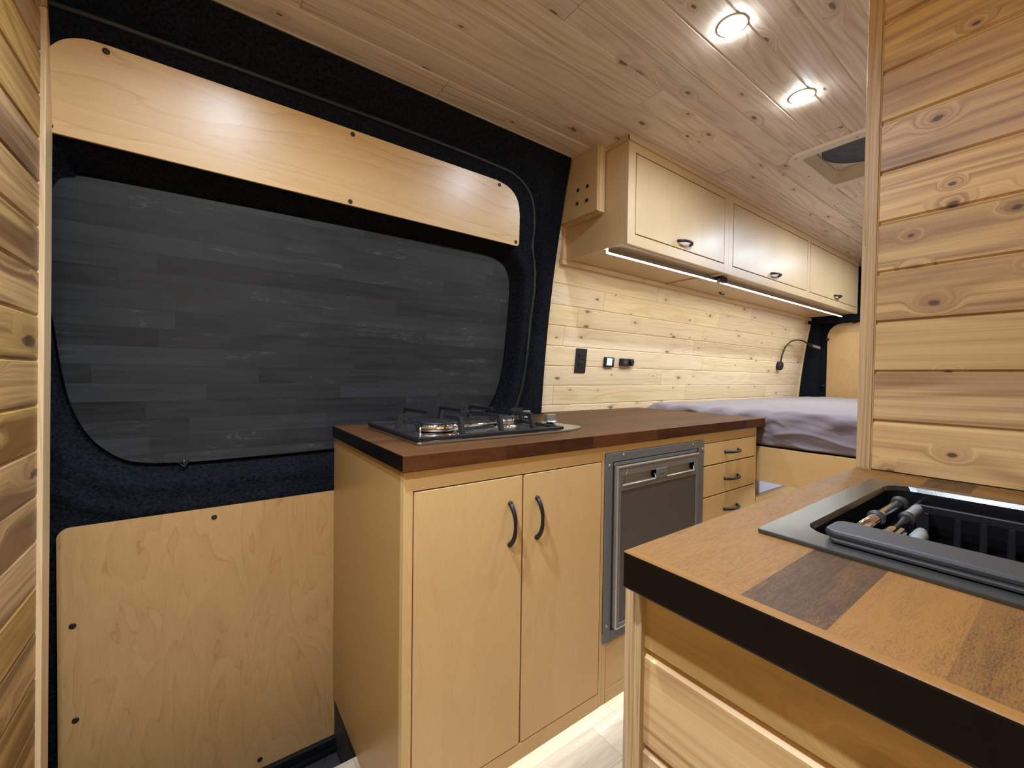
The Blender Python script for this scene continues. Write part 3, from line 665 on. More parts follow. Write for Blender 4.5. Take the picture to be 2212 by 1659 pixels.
MB().box(0.966, 1.425, 0.826, 1.30, 0.287, 0.789).build('body', M['plastic'], fr)
MB().box(0.970, 1.418, 0.8145, 0.826, 0.7775, 0.7880).build('top_rail', M['fr_frame'], fr, bevel=0.001)
MB().box(1.155, 1.235, 0.812, 0.828, 0.7735, 0.7790).build('latch', M['plastic'], fr, bevel=0.001)
# door: outer shell, recessed grips, dark panel
mb = MB(); Yd0, Yd1 = 0.8060, 0.826
X0d, X1d, Z0d, Z1d = 0.9760, 1.4130, 0.291, 0.7735
mb.box(X0d, X0d+0.018, Yd0, Yd1, Z0d, Z1d); mb.box(X1d-0.014, X1d, Yd0, Yd1, Z0d, Z1d)
mb.box(X0d+0.018, X1d-0.014, Yd0, Yd1, 0.747, Z1d); mb.box(X0d+0.018, X1d-0.014, Yd0, Yd1, 0.702, 0.7185); mb.box(X0d+0.018, X1d-0.014, Yd0, Yd1, Z0d, 0.304)
mb.box(1.163, 1.221, Yd0-0.002, Yd1, 0.7185, 0.749); mb.box(X0d+0.018, 0.998, Yd0, Yd1, 0.7185, 0.747); mb.box(1.386, X1d-0.014, Yd0, Yd1, 0.7185, 0.747)
fdoor = mb.build('door', M['fr_door'], fr, bevel=0.0014)
MB().box(0.9945, 1.398, 0.8085, 0.815, 0.305, 0.7015, 'z').build('door_panel', M['fr_panel'], fdoor, bevel=0.001)
MB().box(X0d, X1d, Yd0-0.002, Yd0+0.006, Z1d-0.002, Z1d+0.0035).box(X0d-0.002, X0d+0.004, Yd0-0.002, Yd0+0.01, Z0d, Z1d+0.0035).box(X0d, X1d, Yd0-0.001, Yd0+0.006, Z0d-0.003, Z0d).build('edge_trim', M['fr_edge'], fdoor, bevel=0.0016)
for x0, x1 in ((0.998, 1.163), (1.221, 1.386)):
    mb = MB(); pr = [(Yd0, 0.747), (0.8235, 0.744), (0.8250, 0.728), (0.8200, 0.7200), (0.8055, 0.7185)]
    for a, b in zip(pr[:-1], pr[1:]): mb.face([(x0, a[0], a[1]), (x1, a[0], a[1]), (x1, b[0], b[1]), (x0, b[0], b[1])], [(0, 0)]*4, smooth=True)
    mb.face([(x1, y, z) for y, z in pr], [(0, 0)]*5); mb.face([(x0, y, z) for y, z in pr][::-1], [(0, 0)]*5)
    mb.build('grip_recess', M['fr_grip'], fdoor)
    MB().tube([(x0, 0.8050, 0.7178), (x1-0.006, 0.8050, 0.7178), (x1-0.001, 0.807, 0.7205), (x1, 0.812, 0.735)], 0.0016, 8).build('grip_lip', M['fr_edge'], fdoor)
MB().box(1.178, 1.206, Yd0-0.0032, Yd0-0.001, 0.7325, 0.7355).build('badge', M['fr_frame'], fdoor)
pts = [(1.008 + 0.011*math.cos(a), Yd0 - 0.0004, 0.7600 + 0.011*math.sin(a)) for a in np.linspace(-1.1, 1.0, 9)]
MB().tube(pts, 0.0007, 6).build('emblem', M['fr_edge'], fdoor)

# ------------------------------------------------------------------ stove
st = empty('gas_stove', (0.65, 1.09, CTZ1), 'two-burner gas stove with black cast grates on the long worktop', 'stove')
def plate(poly, z0, z1, mat, name, parent, bevel=0.0):
    mb = MB(); n = len(poly)
    mb.face([(x, y, z1) for x, y in poly], [(x, y) for x, y in poly]); mb.face([(x, y, z0) for x, y in poly][::-1], [(x, y) for x, y in poly])
    for i in range(n):
        a, b = poly[i], poly[(i+1) % n]; mb.face([(a[0], a[1], z0), (b[0], b[1], z0), (b[0], b[1], z1), (a[0], a[1], z1)], [(0, 0)]*4)
    return mb.build(name, mat, parent, bevel=bevel)
Z0 = CTZ1 + 0.0002
pp = [(0.392, 0.912), (0.400, 0.906), (0.83, 0.906), (0.885, 0.914), (0.940, 0.934), (0.966, 0.950), (0.972, 0.960), (0.968, 1.00), (0.960, 1.25), (0.945, 1.285), (0.915, 1.294), (0.400, 1.294), (0.392, 1.288)]
plate(pp, Z0, Z0 + 0.007, M['steel'], 'steel_plate', st, 0.002)
ZT = Z0 + 0.007
# grate ring
mb = MB(); gx0, gx1, gy0, gy1, gz = 0.398, 0.845, 0.912, 1.285, ZT + 0.011
for a, b in (((gx0, gy0), (gx1, gy0)), ((gx1, gy0), (gx1, gy1)), ((gx1, gy1), (gx0, gy1)), ((gx0, gy1), (gx0, gy0))):
    dx, dy_ = b[0]-a[0], b[1]-a[1]
    if dx: mb.box(min(a[0], b[0]), max(a[0], b[0]), a[1]-0.006, a[1]+0.006, ZT + 0.002, gz, 'x')
    else: mb.box(a[0]-0.006, a[0]+0.006, min(a[1], b[1])-.006, max(a[1], b[1])+.006, ZT + 0.002, gz, 'y')
grate = mb.build('grate', M['castiron'], st, bevel=0.002)
GT = ZT + 0.054
def prong(pts, w=0.005, h=0.011):
    """pts: foot (on frame), shoulder, tip"""
    f, s_, t = [Vector(p) for p in pts]; mb = MB()
    d = (t - s_); d.z = 0; d.normalize(); q = Vector((-d.y, d.x, 0))*w
    prof = [(f, 0.013), (s_, 0.010), (t, 0.008)]
    a0 = [f - q - d*0.006, f + q - d*0.006, f + q + d*0.008, f - q + d*0.008]
    top = [s_ - q - d*0.002, s_ + q - d*0.002, s_ + q*0.8 + d*0.012, s_ - q*0.8 + d*0.012]
    for v in top[2:]: v.z = s_.z - h
    def quad(A): mb.face(A, [(0, 0)]*len(A))
    quad([a0[0], a0[3], a0[2], a0[1]]); quad([a0[0], top[0], top[3], a0[3]]); quad([a0[1], a0[2], top[2], top[1]]); quad([a0[3], top[3], top[2], a0[2]]); quad([a0[1], top[1], top[0], a0[0]])
    e = [t - q*0.8, t + q*0.8]; eb = [v - Vector((0, 0, h*0.8)) for v in e]
    quad([top[0], top[1], e[1], e[0]]); quad([top[3], eb[0], eb[1], top[2]]); quad([top[0], e[0], eb[0], top[3]]); quad([top[1], top[2], eb[1], e[1]]); quad([e[0], e[1], eb[1], eb[0]])
    return mb.build('prong', M['castiron'], grate)
B1, B2 = (0.508, 1.045), (0.752, 1.085)
pr = [((0.404, 1.075, gz), (0.411, 1.072, GT), (0.466, 1.058, GT)), ((0.513, 0.914, gz), (0.512, 0.922, GT), (0.508, 0.990, GT)), ((0.508, 1.282, gz), (0.508, 1.275, GT), (0.508, 1.105, GT)),
      ((0.632, 0.914, gz), (0.632, 0.922, GT), (0.628, 1.02, GT)), ((0.740, 0.914, gz), (0.738, 0.922, GT), (0.742, 1.035, GT)), ((0.632, 1.282, gz), (0.632, 1.275, GT), (0.632, 1.15, GT)), ((0.745, 1.282, gz), (0.745, 1.275, GT), (0.75, 1.14, GT)), ((0.841, 1.095, gz), (0.834, 1.094, GT), (0.785, 1.085, GT))]
for a in pr: prong(a)
MB().box(0.625, 0.635, 1.00, 1.17, GT-0.010, GT).box(0.596, 0.668, 1.072, 1.082, GT-0.010, GT).build('prong', M['castiron'], grate, bevel=0.001)
def burner(c, r, _):
    x, y = c
    b = MB().lathe((x, y, ZT), (0, 0, 1), [(r*1.22, 0), (r*1.2, 0.003), (r*0.95, 0.005), (r*0.9, 0.010)], 40).build('burner', M['chrome'], st)
    MB().lathe((x, y, ZT + 0.010), (0, 0, 1), [(r, 0), (r*1.02, 0.003), (r*1.0, 0.016), (r*0.97, 0.0175)], 40).build('burner_ring', M['chrome'], b)
    mb = MB().lathe((x, y, ZT + 0.0275), (0, 0, 1), [(r*0.97, 0), (r*1.0, 0.002), (r*0.97, 0.005), (r*0.7, 0.0058), (r*0.62, 0.003), (r*0.5, 0.003), (r*0.45, 0.006), (0.001, 0.007)], 40)
    n = int(r*900)
    for k in range(n):
        a = 2*PI*k/n; q = Vector((x + math.cos(a)*r*1.0, y + math.sin(a)*r*1.0, ZT + 0.026)); mb.lathe(q, (0, 0, 1), [(0.0009, -0.003), (0.0009, 0.003)], 5)
    mb.build('burner_cap', M['castiron'], b)
    return b
b1 = burner(B1, 0.061, ''); b2 = burner(B2, 0.039, '')
MB().tube([(B1[0] - 0.070, B1[1] - 0.045, ZT), (B1[0] - 0.070, B1[1] - 0.045, ZT + 0.024)], 0.003, 8).build('igniter', M['chrome'], b1)
MB().tube([(B1[0] + 0.05, B1[1] + 0.0, ZT + 0.012), (B2[0] - 0.03, B2[1] - 0.01, ZT + 0.012)], 0.0045, 10).build('gas_tube', M['chrome'], st)
MB().tube([(0.60, 0.955, ZT + 0.002), (0.62, 0.975, ZT + 0.008), (0.66, 0.975, ZT + 0.012), (0.70, 0.99, ZT + 0.004)], 0.0012, 6).build('igniter_wire', M['chrome'], st)
for x, y in ((0.905, 1.030), (0.925, 1.190)):
    k = MB().lathe((x, y, ZT), (0, 0, 1), [(0.017, 0), (0.017, 0.004), (0.010, 0.006), (0.010, 0.010)], 24).build('knob_base', M['plastic'], st)
    MB().lathe((x, y, ZT + 0.010), (0, 0, 1), [(0.021, 0), (0.021, 0.003), (0.018, 0.005)], 28).box(x-0.019, x+0.019, y-0.008, y+0.008, ZT + 0.013, ZT + 0.034).build('knob', M['alu'], k, bevel=0.002)

# ================================================================== OVERHEAD CABINETS
OY = 1.035; OZ0, OZ1 = 1.5500, 1.9400
def wall_prism(mb, x0, x1, y0f, z0, z1, grain='z', gap=0.003, n=6, mi=0):
    """box whose back follows the leaning wall"""
    zs = [z0 + (z1-z0)*k/n for k in range(n+1)]; yb = lambda z: wy(z) - gap
    o = (random.random()*4, random.random()*4)
    U = (lambda p: (p[2]+o[0], p[1]+p[0]+o[1])) if grain == 'z' else (lambda p: (p[0]+p[1]*.3+o[0], p[2]+p[1]+o[1]))
    F_ = lambda P: mb.face(P, [U(p) for p in P], mi)
    for a, b in zip(zs[:-1], zs[1:]):
        F_([(x0, yb(a), a), (x0, y0f, a), (x0, y0f, b), (x0, yb(b), b)]); F_([(x1, y0f, a), (x1, yb(a), a), (x1, yb(b), b), (x1, y0f, b)])
        F_([(x0, y0f, a), (x1, y0f, a), (x1, y0f, b), (x0, y0f, b)]); F_([(x1, yb(a), a), (x0, yb(a), a), (x0, yb(b), b), (x1, yb(b), b)])
    F_([(x0, y0f, z0), (x0, yb(z0), z0), (x1, yb(z0), z0), (x1, y0f, z0)]); F_([(x0, y0f, z1), (x1, y0f, z1), (x1, yb(z1), z1), (x0, yb(z1), z1)])
    return mb
def overhead(x0, x1, doors, loc, label, end_left):
    o = empty('overhead_cabinet', loc, label, 'cabinet', 'overhead cabinets')
    for a in (x0, x1 - 0.016):
        mb = MB(); wall_prism(mb, a, a + 0.016, OY + 0.0182, OZ0 + 0.004, OZ1); mb.build('side_panel', M['ply_o'], o)
    mb = MB(); wall_prism(mb, x0 + 0.0161, x1 - 0.0161, OY + 0.018, OZ0 + 0.010, OZ0 + 0.022, 'x', n=1); mb.build('bottom_panel', M['ply_o'], o)
    mb = MB(); xs_ = [x0] + [v for d in doors for v in d] + [x1]
    for a, b in zip(xs_[::2], xs_[1::2]): mb.box(a, b, OY, OY + 0.018, OZ0, OZ1, 'z')
    for a, b in doors: mb.box(a, b, OY, OY + 0.018, OZ0, 1.592, 'x'); mb.box(a, b, OY, OY + 0.018, 1.9035, OZ1, 'x')
    mb.build('face_frame', M['ply_o'], o, bevel=0.0006, seg=1)
    MB().box(x0 + 0.02, x1 - 0.02, OY + 0.0185, OY + 0.021, OZ0 + 0.025, OZ1 - 0.01).build('shaded_carcass', M['shade_in'], o)  # thin black sheet behind the doors, shade painted into their gaps
    for a, b in doors:
        d = slab(o, 'door', a, b, 1.592, 1.9035, OY - 0.0006, OY + 0.0175, M['ply_o'], 'z', g=0.0042)
        cx = {1.3265: 1.660, 2.080: 2.552, 3.050: 3.527}[a]
        handle(d, (cx, OY - 0.0006, 1.624), (1, 0, 0), 0.098, 0.024, w=0.006)
    MB().box(x0 - (0.006 if end_left else -0.0), x1, OY - 0.007, OY - 0.0005, OZ1 - 0.003, CEIL - 0.0005, 'x').build('crown_strip', M['ply_o'], o, bevel=0.001)
    return o
oc1 = overhead(1.283, 2.040, [(1.3265, 2.0)], (1.66, 1.2, OZ0), 'single-door birch overhead cabinet nearest the sliding door', True)
mb = MB(); mb.box(1.277, 1.2825, OY - 0.006, 1.148, OZ1 - 0.003, CEIL - 0.0005, 'y'); mb.build('crown_strip', M['ply_o'], oc1)
oc2 = overhead(2.0405, 3.985, [(2.080, 3.008), (3.050, 3.970)], (3.0, 1.2, OZ0), 'two-door birch overhead cabinet above the bed end', False)
# cleat between cabinet underside and boarded wall
mb = MB(); n = 2
za, zb = 1.566, 1.5465
mb.box(1.262, 4.12, wy(1.556) - 0.022, wy(1.556) - 0.003, 1.5380, 1.5595, 'x'); tag(mb.build('wall_cleat', M['trim'], bevel=0.001), 'thin pale wood cleat along the wall under the overhead cabinets', 'trim strip')
mb = MB(); wall_prism(mb, 1.262, 1.2825, wy(1.6) - 0.016, 1.560, 1.699, 'z', gap=0.002); tag(mb.build('wall_cleat', M['trim']), 'short upright wood cleat at the near end of the overhead cabinet', 'trim strip')
# box with four holes
bx = empty('wire_box', (1.26, 1.27, 1.697), 'small wooden box with four black holes beside the overhead cabinet', 'box')
mb = MB(); wall_prism(mb, 1.236, 1.248, 1.150, 1.700, CEIL - 0.001, 'z'); mb.build('front_board', M['ply_o'], bx)
mb = MB(); mb.box(1.2483, 1.2770, 1.146, 1.158, 1.697, CEIL - 0.001, 'z'); mb.build('side_board', M['trim'], bx, bevel=0.0008)
mb = MB(); wall_prism(mb, 1.2483, 1.2825, 1.1585, 1.697, 1.707, 'x', n=1); mb.build('bottom_board', M['trim'], bx)
for y, z in [(1.253, 1.812), (1.201, 1.81), (1.257, 1.758), (1.202, 1.755)]:
    MB().lathe((1.2352, y, z), (-1, 0, 0), [(0.0075, 0), (0.0075, 0.0012), (0.0005, 0.0012)], 16).build('hole_plug', M['screw'], bx)

# LED bars under the overhead cabinets
def led_bar(x0, x1, ya, yb, label):
    o = empty('led_bar', ((x0+x1)/2, ya, 1.55), label, 'light', 'under-cabinet light bars')
    mb = MB(); P = [(x0, ya), (x1, yb)]
    def bar(mb, w0, w1, z0, z1):
        a = [(x0, ya+w0), (x1, yb+w0), (x1, yb+w1), (x0, ya+w1)]
        for f in ([(*p, z0) for p in a][::-1], [(*p, z1) for p in a]): mb.face(f, [(0, 0)]*4)
        for i in range(4):
            p, q = a[i], a[(i+1) % 4]; mb.face([(*p, z0), (*q, z0), (*q, z1), (*p, z1)], [(0, 0)]*4)
        return mb
    bar(bar(MB(), -0.0085, -0.0052, 1.5405, 1.5595), 0.0052, 0.0085, 1.5405, 1.5595).build('channel', M['alu'], o)
    bar(MB(), -0.0042, 0.0042, 1.5382, 1.5500).build('diffuser', M['led'], o)
    cx, cy = (x0+x1)/2, (ya+yb)/2
    light('led_light', 'AREA', (cx, cy, 1.5385), LED_W*(x1-x0)/2.7, LEDC, (0, 0, math.atan2(yb-ya, x1-x0)), parent=o, shape='RECTANGLE', size=(x1-x0), size_y=0.014)
    return o
led_bar(1.292, 2.105, 1.142, 1.128, 'lit light bar under the single-door overhead cabinet')
led_bar(2.150, 3.99, 1.128, 1.135, 'lit light bar under the two-door overhead cabinet')
sw = MB().box(2.085, 2.150, 1.092, 1.118, 1.532, 1.5595).build('light_switch', M['plastic'], bevel=0.006, seg=3); tag(sw, 'black switch box between the two under-cabinet light bars', 'switch')
cl = MB().tube([(2.48, 1.305, 1.556), (2.50, 1.305, 1.549), (2.53, 1.305, 1.552)], 0.004, 8).lathe((2.48, 1.305, 1.5595), (0, 0, -1), [(0.008, 0), (0.006, 0.006)], 12).build('cable_clip', M['plastic']); tag(cl, 'tiny dark clip on the underside of the overhead cabinet', 'clip')

# ceiling downlights
def puck(x, py_, label, watt, spread):
    o = empty('ceiling_light', (x, py_, CEIL), label, 'light', 'recessed ceiling lights')
    MB().lathe((x, py_, CEIL + 0.012), (0, 0, -1), [(0.030, 0), (0.0370, 0.0122), (0.0365, 0.0138), (0.0305, 0.0148), (0.0295, 0.0140)], 40).build('bezel', M['white'], o)
    MB().lathe((x, py_, CEIL + 0.001), (0, 0, -1), [(0.0292, 0), (0.0290, 0.0045), (0.0278, 0.0085), (0.0240, 0.0110), (0.001, 0.0120)], 40).build('lens', M['lamp'], o)
    light('downlight', 'AREA', (x, py_, CEIL - 0.0135), watt, NEUTRAL, parent=o, shape='DISK', size=0.055, spread=math.radians(spread))
    return o
names = {1.095: 'bright ceiling light nearer the camera', 1.545: 'bright ceiling light nearer the roof fan'}
names = {0: 'ceiling light over the entry, just above the top edge of the picture', 1: 'bright ceiling light nearer the camera', 2: 'bright ceiling light nearer the roof fan',
         3: 'ceiling light just behind the roof fan, hidden by the partition', 4: 'ceiling light over the middle of the bed, hidden by the partition', 5: 'ceiling light over the rear of the bed, hidden by the partition', 6: 'added unseen ceiling light near the camera, fill for the sink cabinet end'}
for k, (x, y_) in enumerate(PUCKS): puck(x, y_, names[k], PUCK_W[k], PUCK_S[k])

# roof fan
fan = empty('roof_fan', (2.15, 0.52, CEIL), 'white square roof vent fan in the board ceiling', 'fan')
def ring_solid(mb, outer, inner, z0, z1):
    n = len(outer)
    for i in range(n):
        j = (i+1) % n; a, b, c, d = outer[i], outer[j], inner[j], inner[i]
        mb.face([(*a, z0), (*d, z0), (*c, z0), (*b, z0)], [(0, 0)]*4); mb.face([(*a, z0), (*b, z0), (*b, z1), (*a, z1)], [(0, 0)]*4)
        mb.face([(*d, z1), (*c, z1), (*c, z0), (*d, z0)], [(0, 0)]*4)
    return mb
ro = rrect(1.918, 2.385, 0.285, 0.757, 0.055, 8); ri = rrect(FX0 + 0.006, FX1 - 0.006, FY0 + 0.006, FY1 - 0.006, 0.018, 8)
ring_solid(MB(), ro, ri, CEIL - 0.013, CEIL - 0.0003).build('frame', M['white'], fan, bevel=0.003, seg=3)
mb = MB(); n = len(ri); rt = rrect(FX0 + 0.016, FX1 - 0.016, FY0 + 0.016, FY1 - 0.016, 0.018, 8)
for i in range(n):
    j = (i+1) % n; mb.face([(*ri[i], CEIL - 0.012), (*rt[i], CEIL + 0.085), (*rt[j], CEIL + 0.085), (*ri[j], CEIL - 0.012)], [(0, 0)]*4, smooth=False)
mb.build('well', M['white'], fan)
cx, cy = 2.15, 0.519; cr = 0.170; n = 72; hw = 0.178
angs = [2*PI*k/n for k in range(n)]
circ = [(cx + cr*math.cos(a), cy + cr*math.sin(a)) for a in angs]
rt = [(cx + math.cos(a)*hw/max(abs(math.cos(a)), abs(math.sin(a))), cy + math.sin(a)*hw/max(abs(math.cos(a)), abs(math.sin(a)))) for a in angs]
mb = MB()
for i in range(n):
    j = (i+1) % n; mb.face([(*rt[i], CEIL + 0.050), (*circ[i], CEIL + 0.040), (*circ[j], CEIL + 0.040), (*rt[j], CEIL + 0.050)][::-1], [(0, 0)]*4)
mb.build('fan_shroud', M['white'], fan)
MB().lathe((cx, cy, CEIL + 0.0415), (0, 0, 1), [(cr*1.015, 0), (cr*1.015, 0.004)], 48).build('bug_screen', M['screen_mesh'], fan)
for dx, dy_ in ((-0.150, 0.150), (0.150, 0.150), (-0.115, 0.165)): MB().lathe((cx+dx, cy+dy_, CEIL + 0.050), (0, 0, -1), [(0.016, 0), (0.014, 0.010), (0.008, 0.010), (0.007, 0.004)], 18).build('screw_boss', M['white'], fan)
for dx, dy_ in ((-0.21, 0.20), (0.21, 0.21), (-0.21, 0.0), (0.0, 0.225)): MB().lathe((cx+dx, cy+dy_, CEIL - 0.0128), (0, 0, -1), [(0.0045, 0), (0.003, 0.002)], 12).build('screw', M['alu'], fan)

# ================================================================== things on the boarded wall
def wall_frame(x, z):
    sl = (wy(z+.01) - wy(z-.01))/.02
    n = Vector((0, -1, sl)).normalized(); up = Vector((0, sl, 1)).normalized()
    return Vector((x, wy(z), z)), n, up
def wall_box(mb, x0, x1, z0, z1, d0, d1):
    zc = (z0+z1)/2; p, n, up = wall_frame((x0+x1)/2, zc); hx = (x1-x0)/2; hz = (z1-z0)/2; b = len(mb.v)
    P = [p + Vector((sx*hx, 0, 0)) + up*(sz*hz) + n*d for d in (d0, d1) for sx, sz in ((-1, -1), (1, -1), (1, 1), (-1, 1))]
    mb.v += [tuple(q) for q in P]
    for f in ((3, 2, 1, 0), (4, 5, 6, 7), (0, 1, 5, 4), (1, 2, 6, 5), (2, 3, 7, 6), (3, 0, 4, 7)):
        mb.f.append(tuple(b+k for k in f)); mb.uv.append([(0, 0)]*4); mb.mi.append(0); mb.sm.append(False)
    return mb
ol = empty('wall_outlet', (1.468, 1.45, 1.12), 'tall black double power outlet on the pine wall above the worktop', 'outlet')
wall_box(MB(), 1.430, 1.504, 1.061, 1.180, 0.0, 0.006).build('cover_plate', M['plastic'], ol, bevel=0.003, seg=3)
for zc in (1.100, 1.141):
    s_ = wall_box(MB(), 1.450, 1.484, zc-0.015, zc+0.015, 0.005, 0.0085).build('socket', M['plastic'], ol, bevel=0.004, seg=3)
    mb = MB(); 
    for dx in (-0.007, 0.007): wall_box(mb, 1.467+dx-0.001, 1.467+dx+0.001, zc-0.004, zc+0.006, 0.0084, 0.0088)
    mb.build('slot', M['shade_in'], s_)
g1 = empty('display_gauge', (1.667, 1.45, 1.12), 'small square gauge with a glowing blue screen on the pine wall', 'gauge')
wall_box(MB(), 1.632, 1.704, 1.094, 1.145, 0.0, 0.012).build('housing', M['plastic'], g1, bevel=0.003, seg=2)
wall_box(MB(), 1.646, 1.684, 1.104, 1.140, 0.0118, 0.0128).build('screen', M['lcd'], g1)
mb = MB()
for zc in (1.136, 1.121): wall_box(mb, 1.689, 1.696, zc-0.003, zc+0.003, 0.0118, 0.0132)
mb.build('button', M['alu'], g1)
g2 = empty('control_panel', (1.80, 1.45, 1.125), 'black heater controller with a dial right of the glowing gauge', 'controller')
wall_box(MB(), 1.753, 1.855, 1.104, 1.143, 0.0, 0.018).build('housing', M['plastic'], g2, bevel=0.003, seg=2)
wall_box(MB(), 1.772, 1.800, 1.115, 1.134, 0.0178, 0.0185).build('screen', simple('dim_lcd', lin((70, 78, 76)), 0.3), g2)
p, n_, up_ = wall_frame(1.832, 1.124); MB().lathe(p + n_*0.0175, n_, [(0.015, 0), (0.0145, 0.009), (0.012, 0.011)], 24).build('dial', M['plastic'], g2)
# gooseneck reading lamp
gl = empty('reading_lamp', (3.67, 1.44, 1.156), 'black gooseneck reading lamp on the wall over the bed', 'lamp')
p, n_, up_ = wall_frame(3.672, 1.152)
MB().lathe(p, n_, [(0.034, 0), (0.034, 0.026), (0.031, 0.030), (0.001, 0.030)], 32).build('wall_base', M['plastic'], gl)
q = p + n_*0.018 + up_*0.030
arm = [tuple(q), (3.664, 1.418, 1.235), (3.690, 1.405, 1.300), (3.748, 1.390, 1.345), (3.822, 1.375, 1.362), (3.895, 1.360, 1.358), (3.95, 1.345, 1.340), (3.985, 1.335, 1.327)]
arm = smooth_poly(arm, False, 5)
MB().tube(arm, 0.0055, 10).build('flexible_arm', M['black'], gl)
e = Vector(arm[-1]); d = (Vector((4.085, 1.29, 1.300)) - e).normalized()
MB().lathe(e, d, [(0.009, -0.004), (0.0125, 0.004), (0.0125, 0.085), (0.0105, 0.092)], 20).build('lamp_head', M['alu'], gl)
MB().lathe(e, d, [(0.0132, -0.004), (0.0132, 0.012)], 20).build('collar', M['black'], gl)

# ================================================================== bed
bed = empty('bed_platform', (3.0, 0.55, 0.0), 'birch plywood bed platform at the back of the van', 'bed frame')
mb = MB(); mb.box(1.945, 1.963, -0.33, 1.40, 0.598, 0.748, 'y'); part_label(mb.build('front_board', M['ply'], bed, bevel=0.001), 'wide plywood board under the mattress edge')
mb = MB(); mb.box(1.964, 4.09, -0.33, 1.46, 0.722, 0.740, 'x'); mb.build('deck', M['ply_side'], bed)
for B_ in ((1.975, 4.09, -0.33, -0.31, 0.0, 0.722), (1.975, 4.09, 0.86, 0.878, 0.0, 0.50)): MB().box(*B_, 'x').build('support_panel', M['ply'], bed)
MB().box(1.945, 4.09, 0.842, 1.46, 0.505, 0.520, 'x').build('storage_shelf', M['ply'], bed)
# mattress
def mattress():
    x0, x1, z0, z1, y0, y1 = 1.957, 4.10, 0.748, 0.905, -0.325, 1.445
    prof = []; r = 0.045
    prof.append((x0 + 0.03, z0 + 0.001, 0, 0))
    nf = 24
    for k in range(nf+1): prof.append((x0, z0 + 0.012 + (z1 - r - z0 - 0.012)*k/nf, 1, 0))
    for k in range(1, 10):
        a = PI - 0.5*PI*k/9; prof.append((x0 + r + r*math.cos(a), z1 - r + r*math.sin(a), -math.cos(a), math.sin(a)))
    nt = 120
    for k in range(1, nt+1): prof.append((x0 + r + (x1 - x0 - 2*r)*k/nt, z1, 0, 1))
    prof.append((x1, z1 - 0.04, 0, 0)); prof.append((x1, z0 + 0.001, 0, 0))
    ny = 200; vs_ = []; 
    for j in range(ny+1):
        y = y0 + (y1-y0)*j/ny
        for (x, z, nf_, nt_) in prof:
            h = 0.0
            s_ = z - z0
            # swagged folds on the front, fine creases fanning over the top edge
            fold = mnoise.noise(Vector((y*2.6 + s_*7.5, (s_ - 0.20*y)*24.0, 1.7)))
            fold2 = mnoise.noise(Vector((y*9 - s_*18, s_*9 + y*1.3, 7.1)))
            rg = (1 - abs(mnoise.noise(Vector((y*3.1 + s_*11, (s_*1.0 - 0.35*y)*15.0, 5.2)))))**6 + 0.6*(1 - abs(mnoise.noise(Vector((y*6.0 - s_*14, s_*8.0, 2.2)))))**8
            fan_ = math.sin(y*46 + s_*60 + 4*mnoise.noise(Vector((y*5, s_*6, 3.0))))
            dx = 0.016*fold*nf_ + 0.010*fold2*nf_ + 0.011*rg*nf_ + 0.0045*fan_*nf_*min(1, max(0, (s_-0.05)/0.06))
            tx = x - x0
            top = mnoise.noise(Vector((x*3.3 + y*1.0, y*5.0, 4.4)))*0.007 + mnoise.noise(Vector((x*11, y*16 - x*6, 9.4)))*0.004 + 0.004*math.sin(y*38 + x*25 + 3*mnoise.noise(Vector((x*4, y*4, 0))))*math.exp(-tx*9)
            top += 0.006*math.exp(-((tx - 0.10 - 0.03*math.sin(y*5))/0.012)**2)*max(0, math.sin(y*6+1.0))
            dz = top*nt_
            e_ = min(1.0, (y1 - y)/0.08); dz -= (1-e_)**2*0.030*nt_
            nx_ = x - dx
            if y > 0.78: nx_ = max(nx_, 1.945)
            vs_.append((nx_, y, z + dz))
    m_ = len(prof)
    fs = [(j*m_+i, j*m_+i+1, (j+1)*m_+i+1, (j+1)*m_+i) for j in range(ny) for i in range(m_-1)]
    fs.append(tuple(i for i in range(m_))); fs.append(tuple(reversed([ny*m_+i for i in range(m_)])))
    me = bpy.data.meshes.new('mattress'); me.from_pydata(vs_, [], fs); me.polygons.foreach_set('use_smooth', [True]*(len(fs)-2) + [False]*2); me.materials.append(M['sheet']); me.update()
    bm = bmesh.new(); bm.from_mesh(me); bmesh.ops.recalc_face_normals(bm, faces=bm.faces[:]); bm.to_mesh(me); bm.free()
    o = bpy.data.objects.new('mattress', me); COL.objects.link(o); return o
tag(mattress(), 'mattress in a wrinkled mauve-grey fitted sheet on the bed platform', 'mattress')
bn = empty('storage_bin', (2.3, 1.0, 0.52), 'pale storage bin under the bed beside the drawers', 'bin')
MB().box(2.02, 2.50, 0.86, 1.20, 0.5205, 0.650).build('tub', M['bin'], bn, bevel=0.008, seg=3)
MB().box(2.01, 2.51, 0.85, 1.21, 0.6505, 0.665).build('lid', M['bin'], bn, bevel=0.004, seg=2)

# ================================================================== SINK SIDE
sc_ = empty('sink_cabinet', (0.67, -0.05, 0), 'cedar-clad cabinet under the sink worktop', 'cabinet')
mb = MB(); SX = 0.340
board_surface(mb, grooved(None, 0.0, CT - 0.001, 0.7725, 0.0940, gw=0.005, gd=0.0045), -0.335, 0.2475, lambda a, s_, d: (SX + 0.004 + d, a, s_))
mb.box(SX + 0.012, SX + 0.03, -0.335, 0.2475, 0.0, CT - 0.001, 'y')
part_label(mb.build('side_panel', M['cedar_c'], sc_), 'cedar boards on the end of the cabinet')
mb = MB(); mb.box(SX, SX + 0.04, 0.2480, 0.2570, 0.0, CT - 0.001, 'z', (0.1, 0.2)); mb.box(SX - 0.002, SX + 0.012, 0.2470, 0.2500, 0.0, CT - 0.001, 'z'); mb.box(SX + 0.0005, SX + 0.03, 0.2571, 0.2690, 0.0, CT - 0.001, 'z', (0.5, 0.4))
mb.build('corner_post', M['post'], sc_, bevel=0.001)
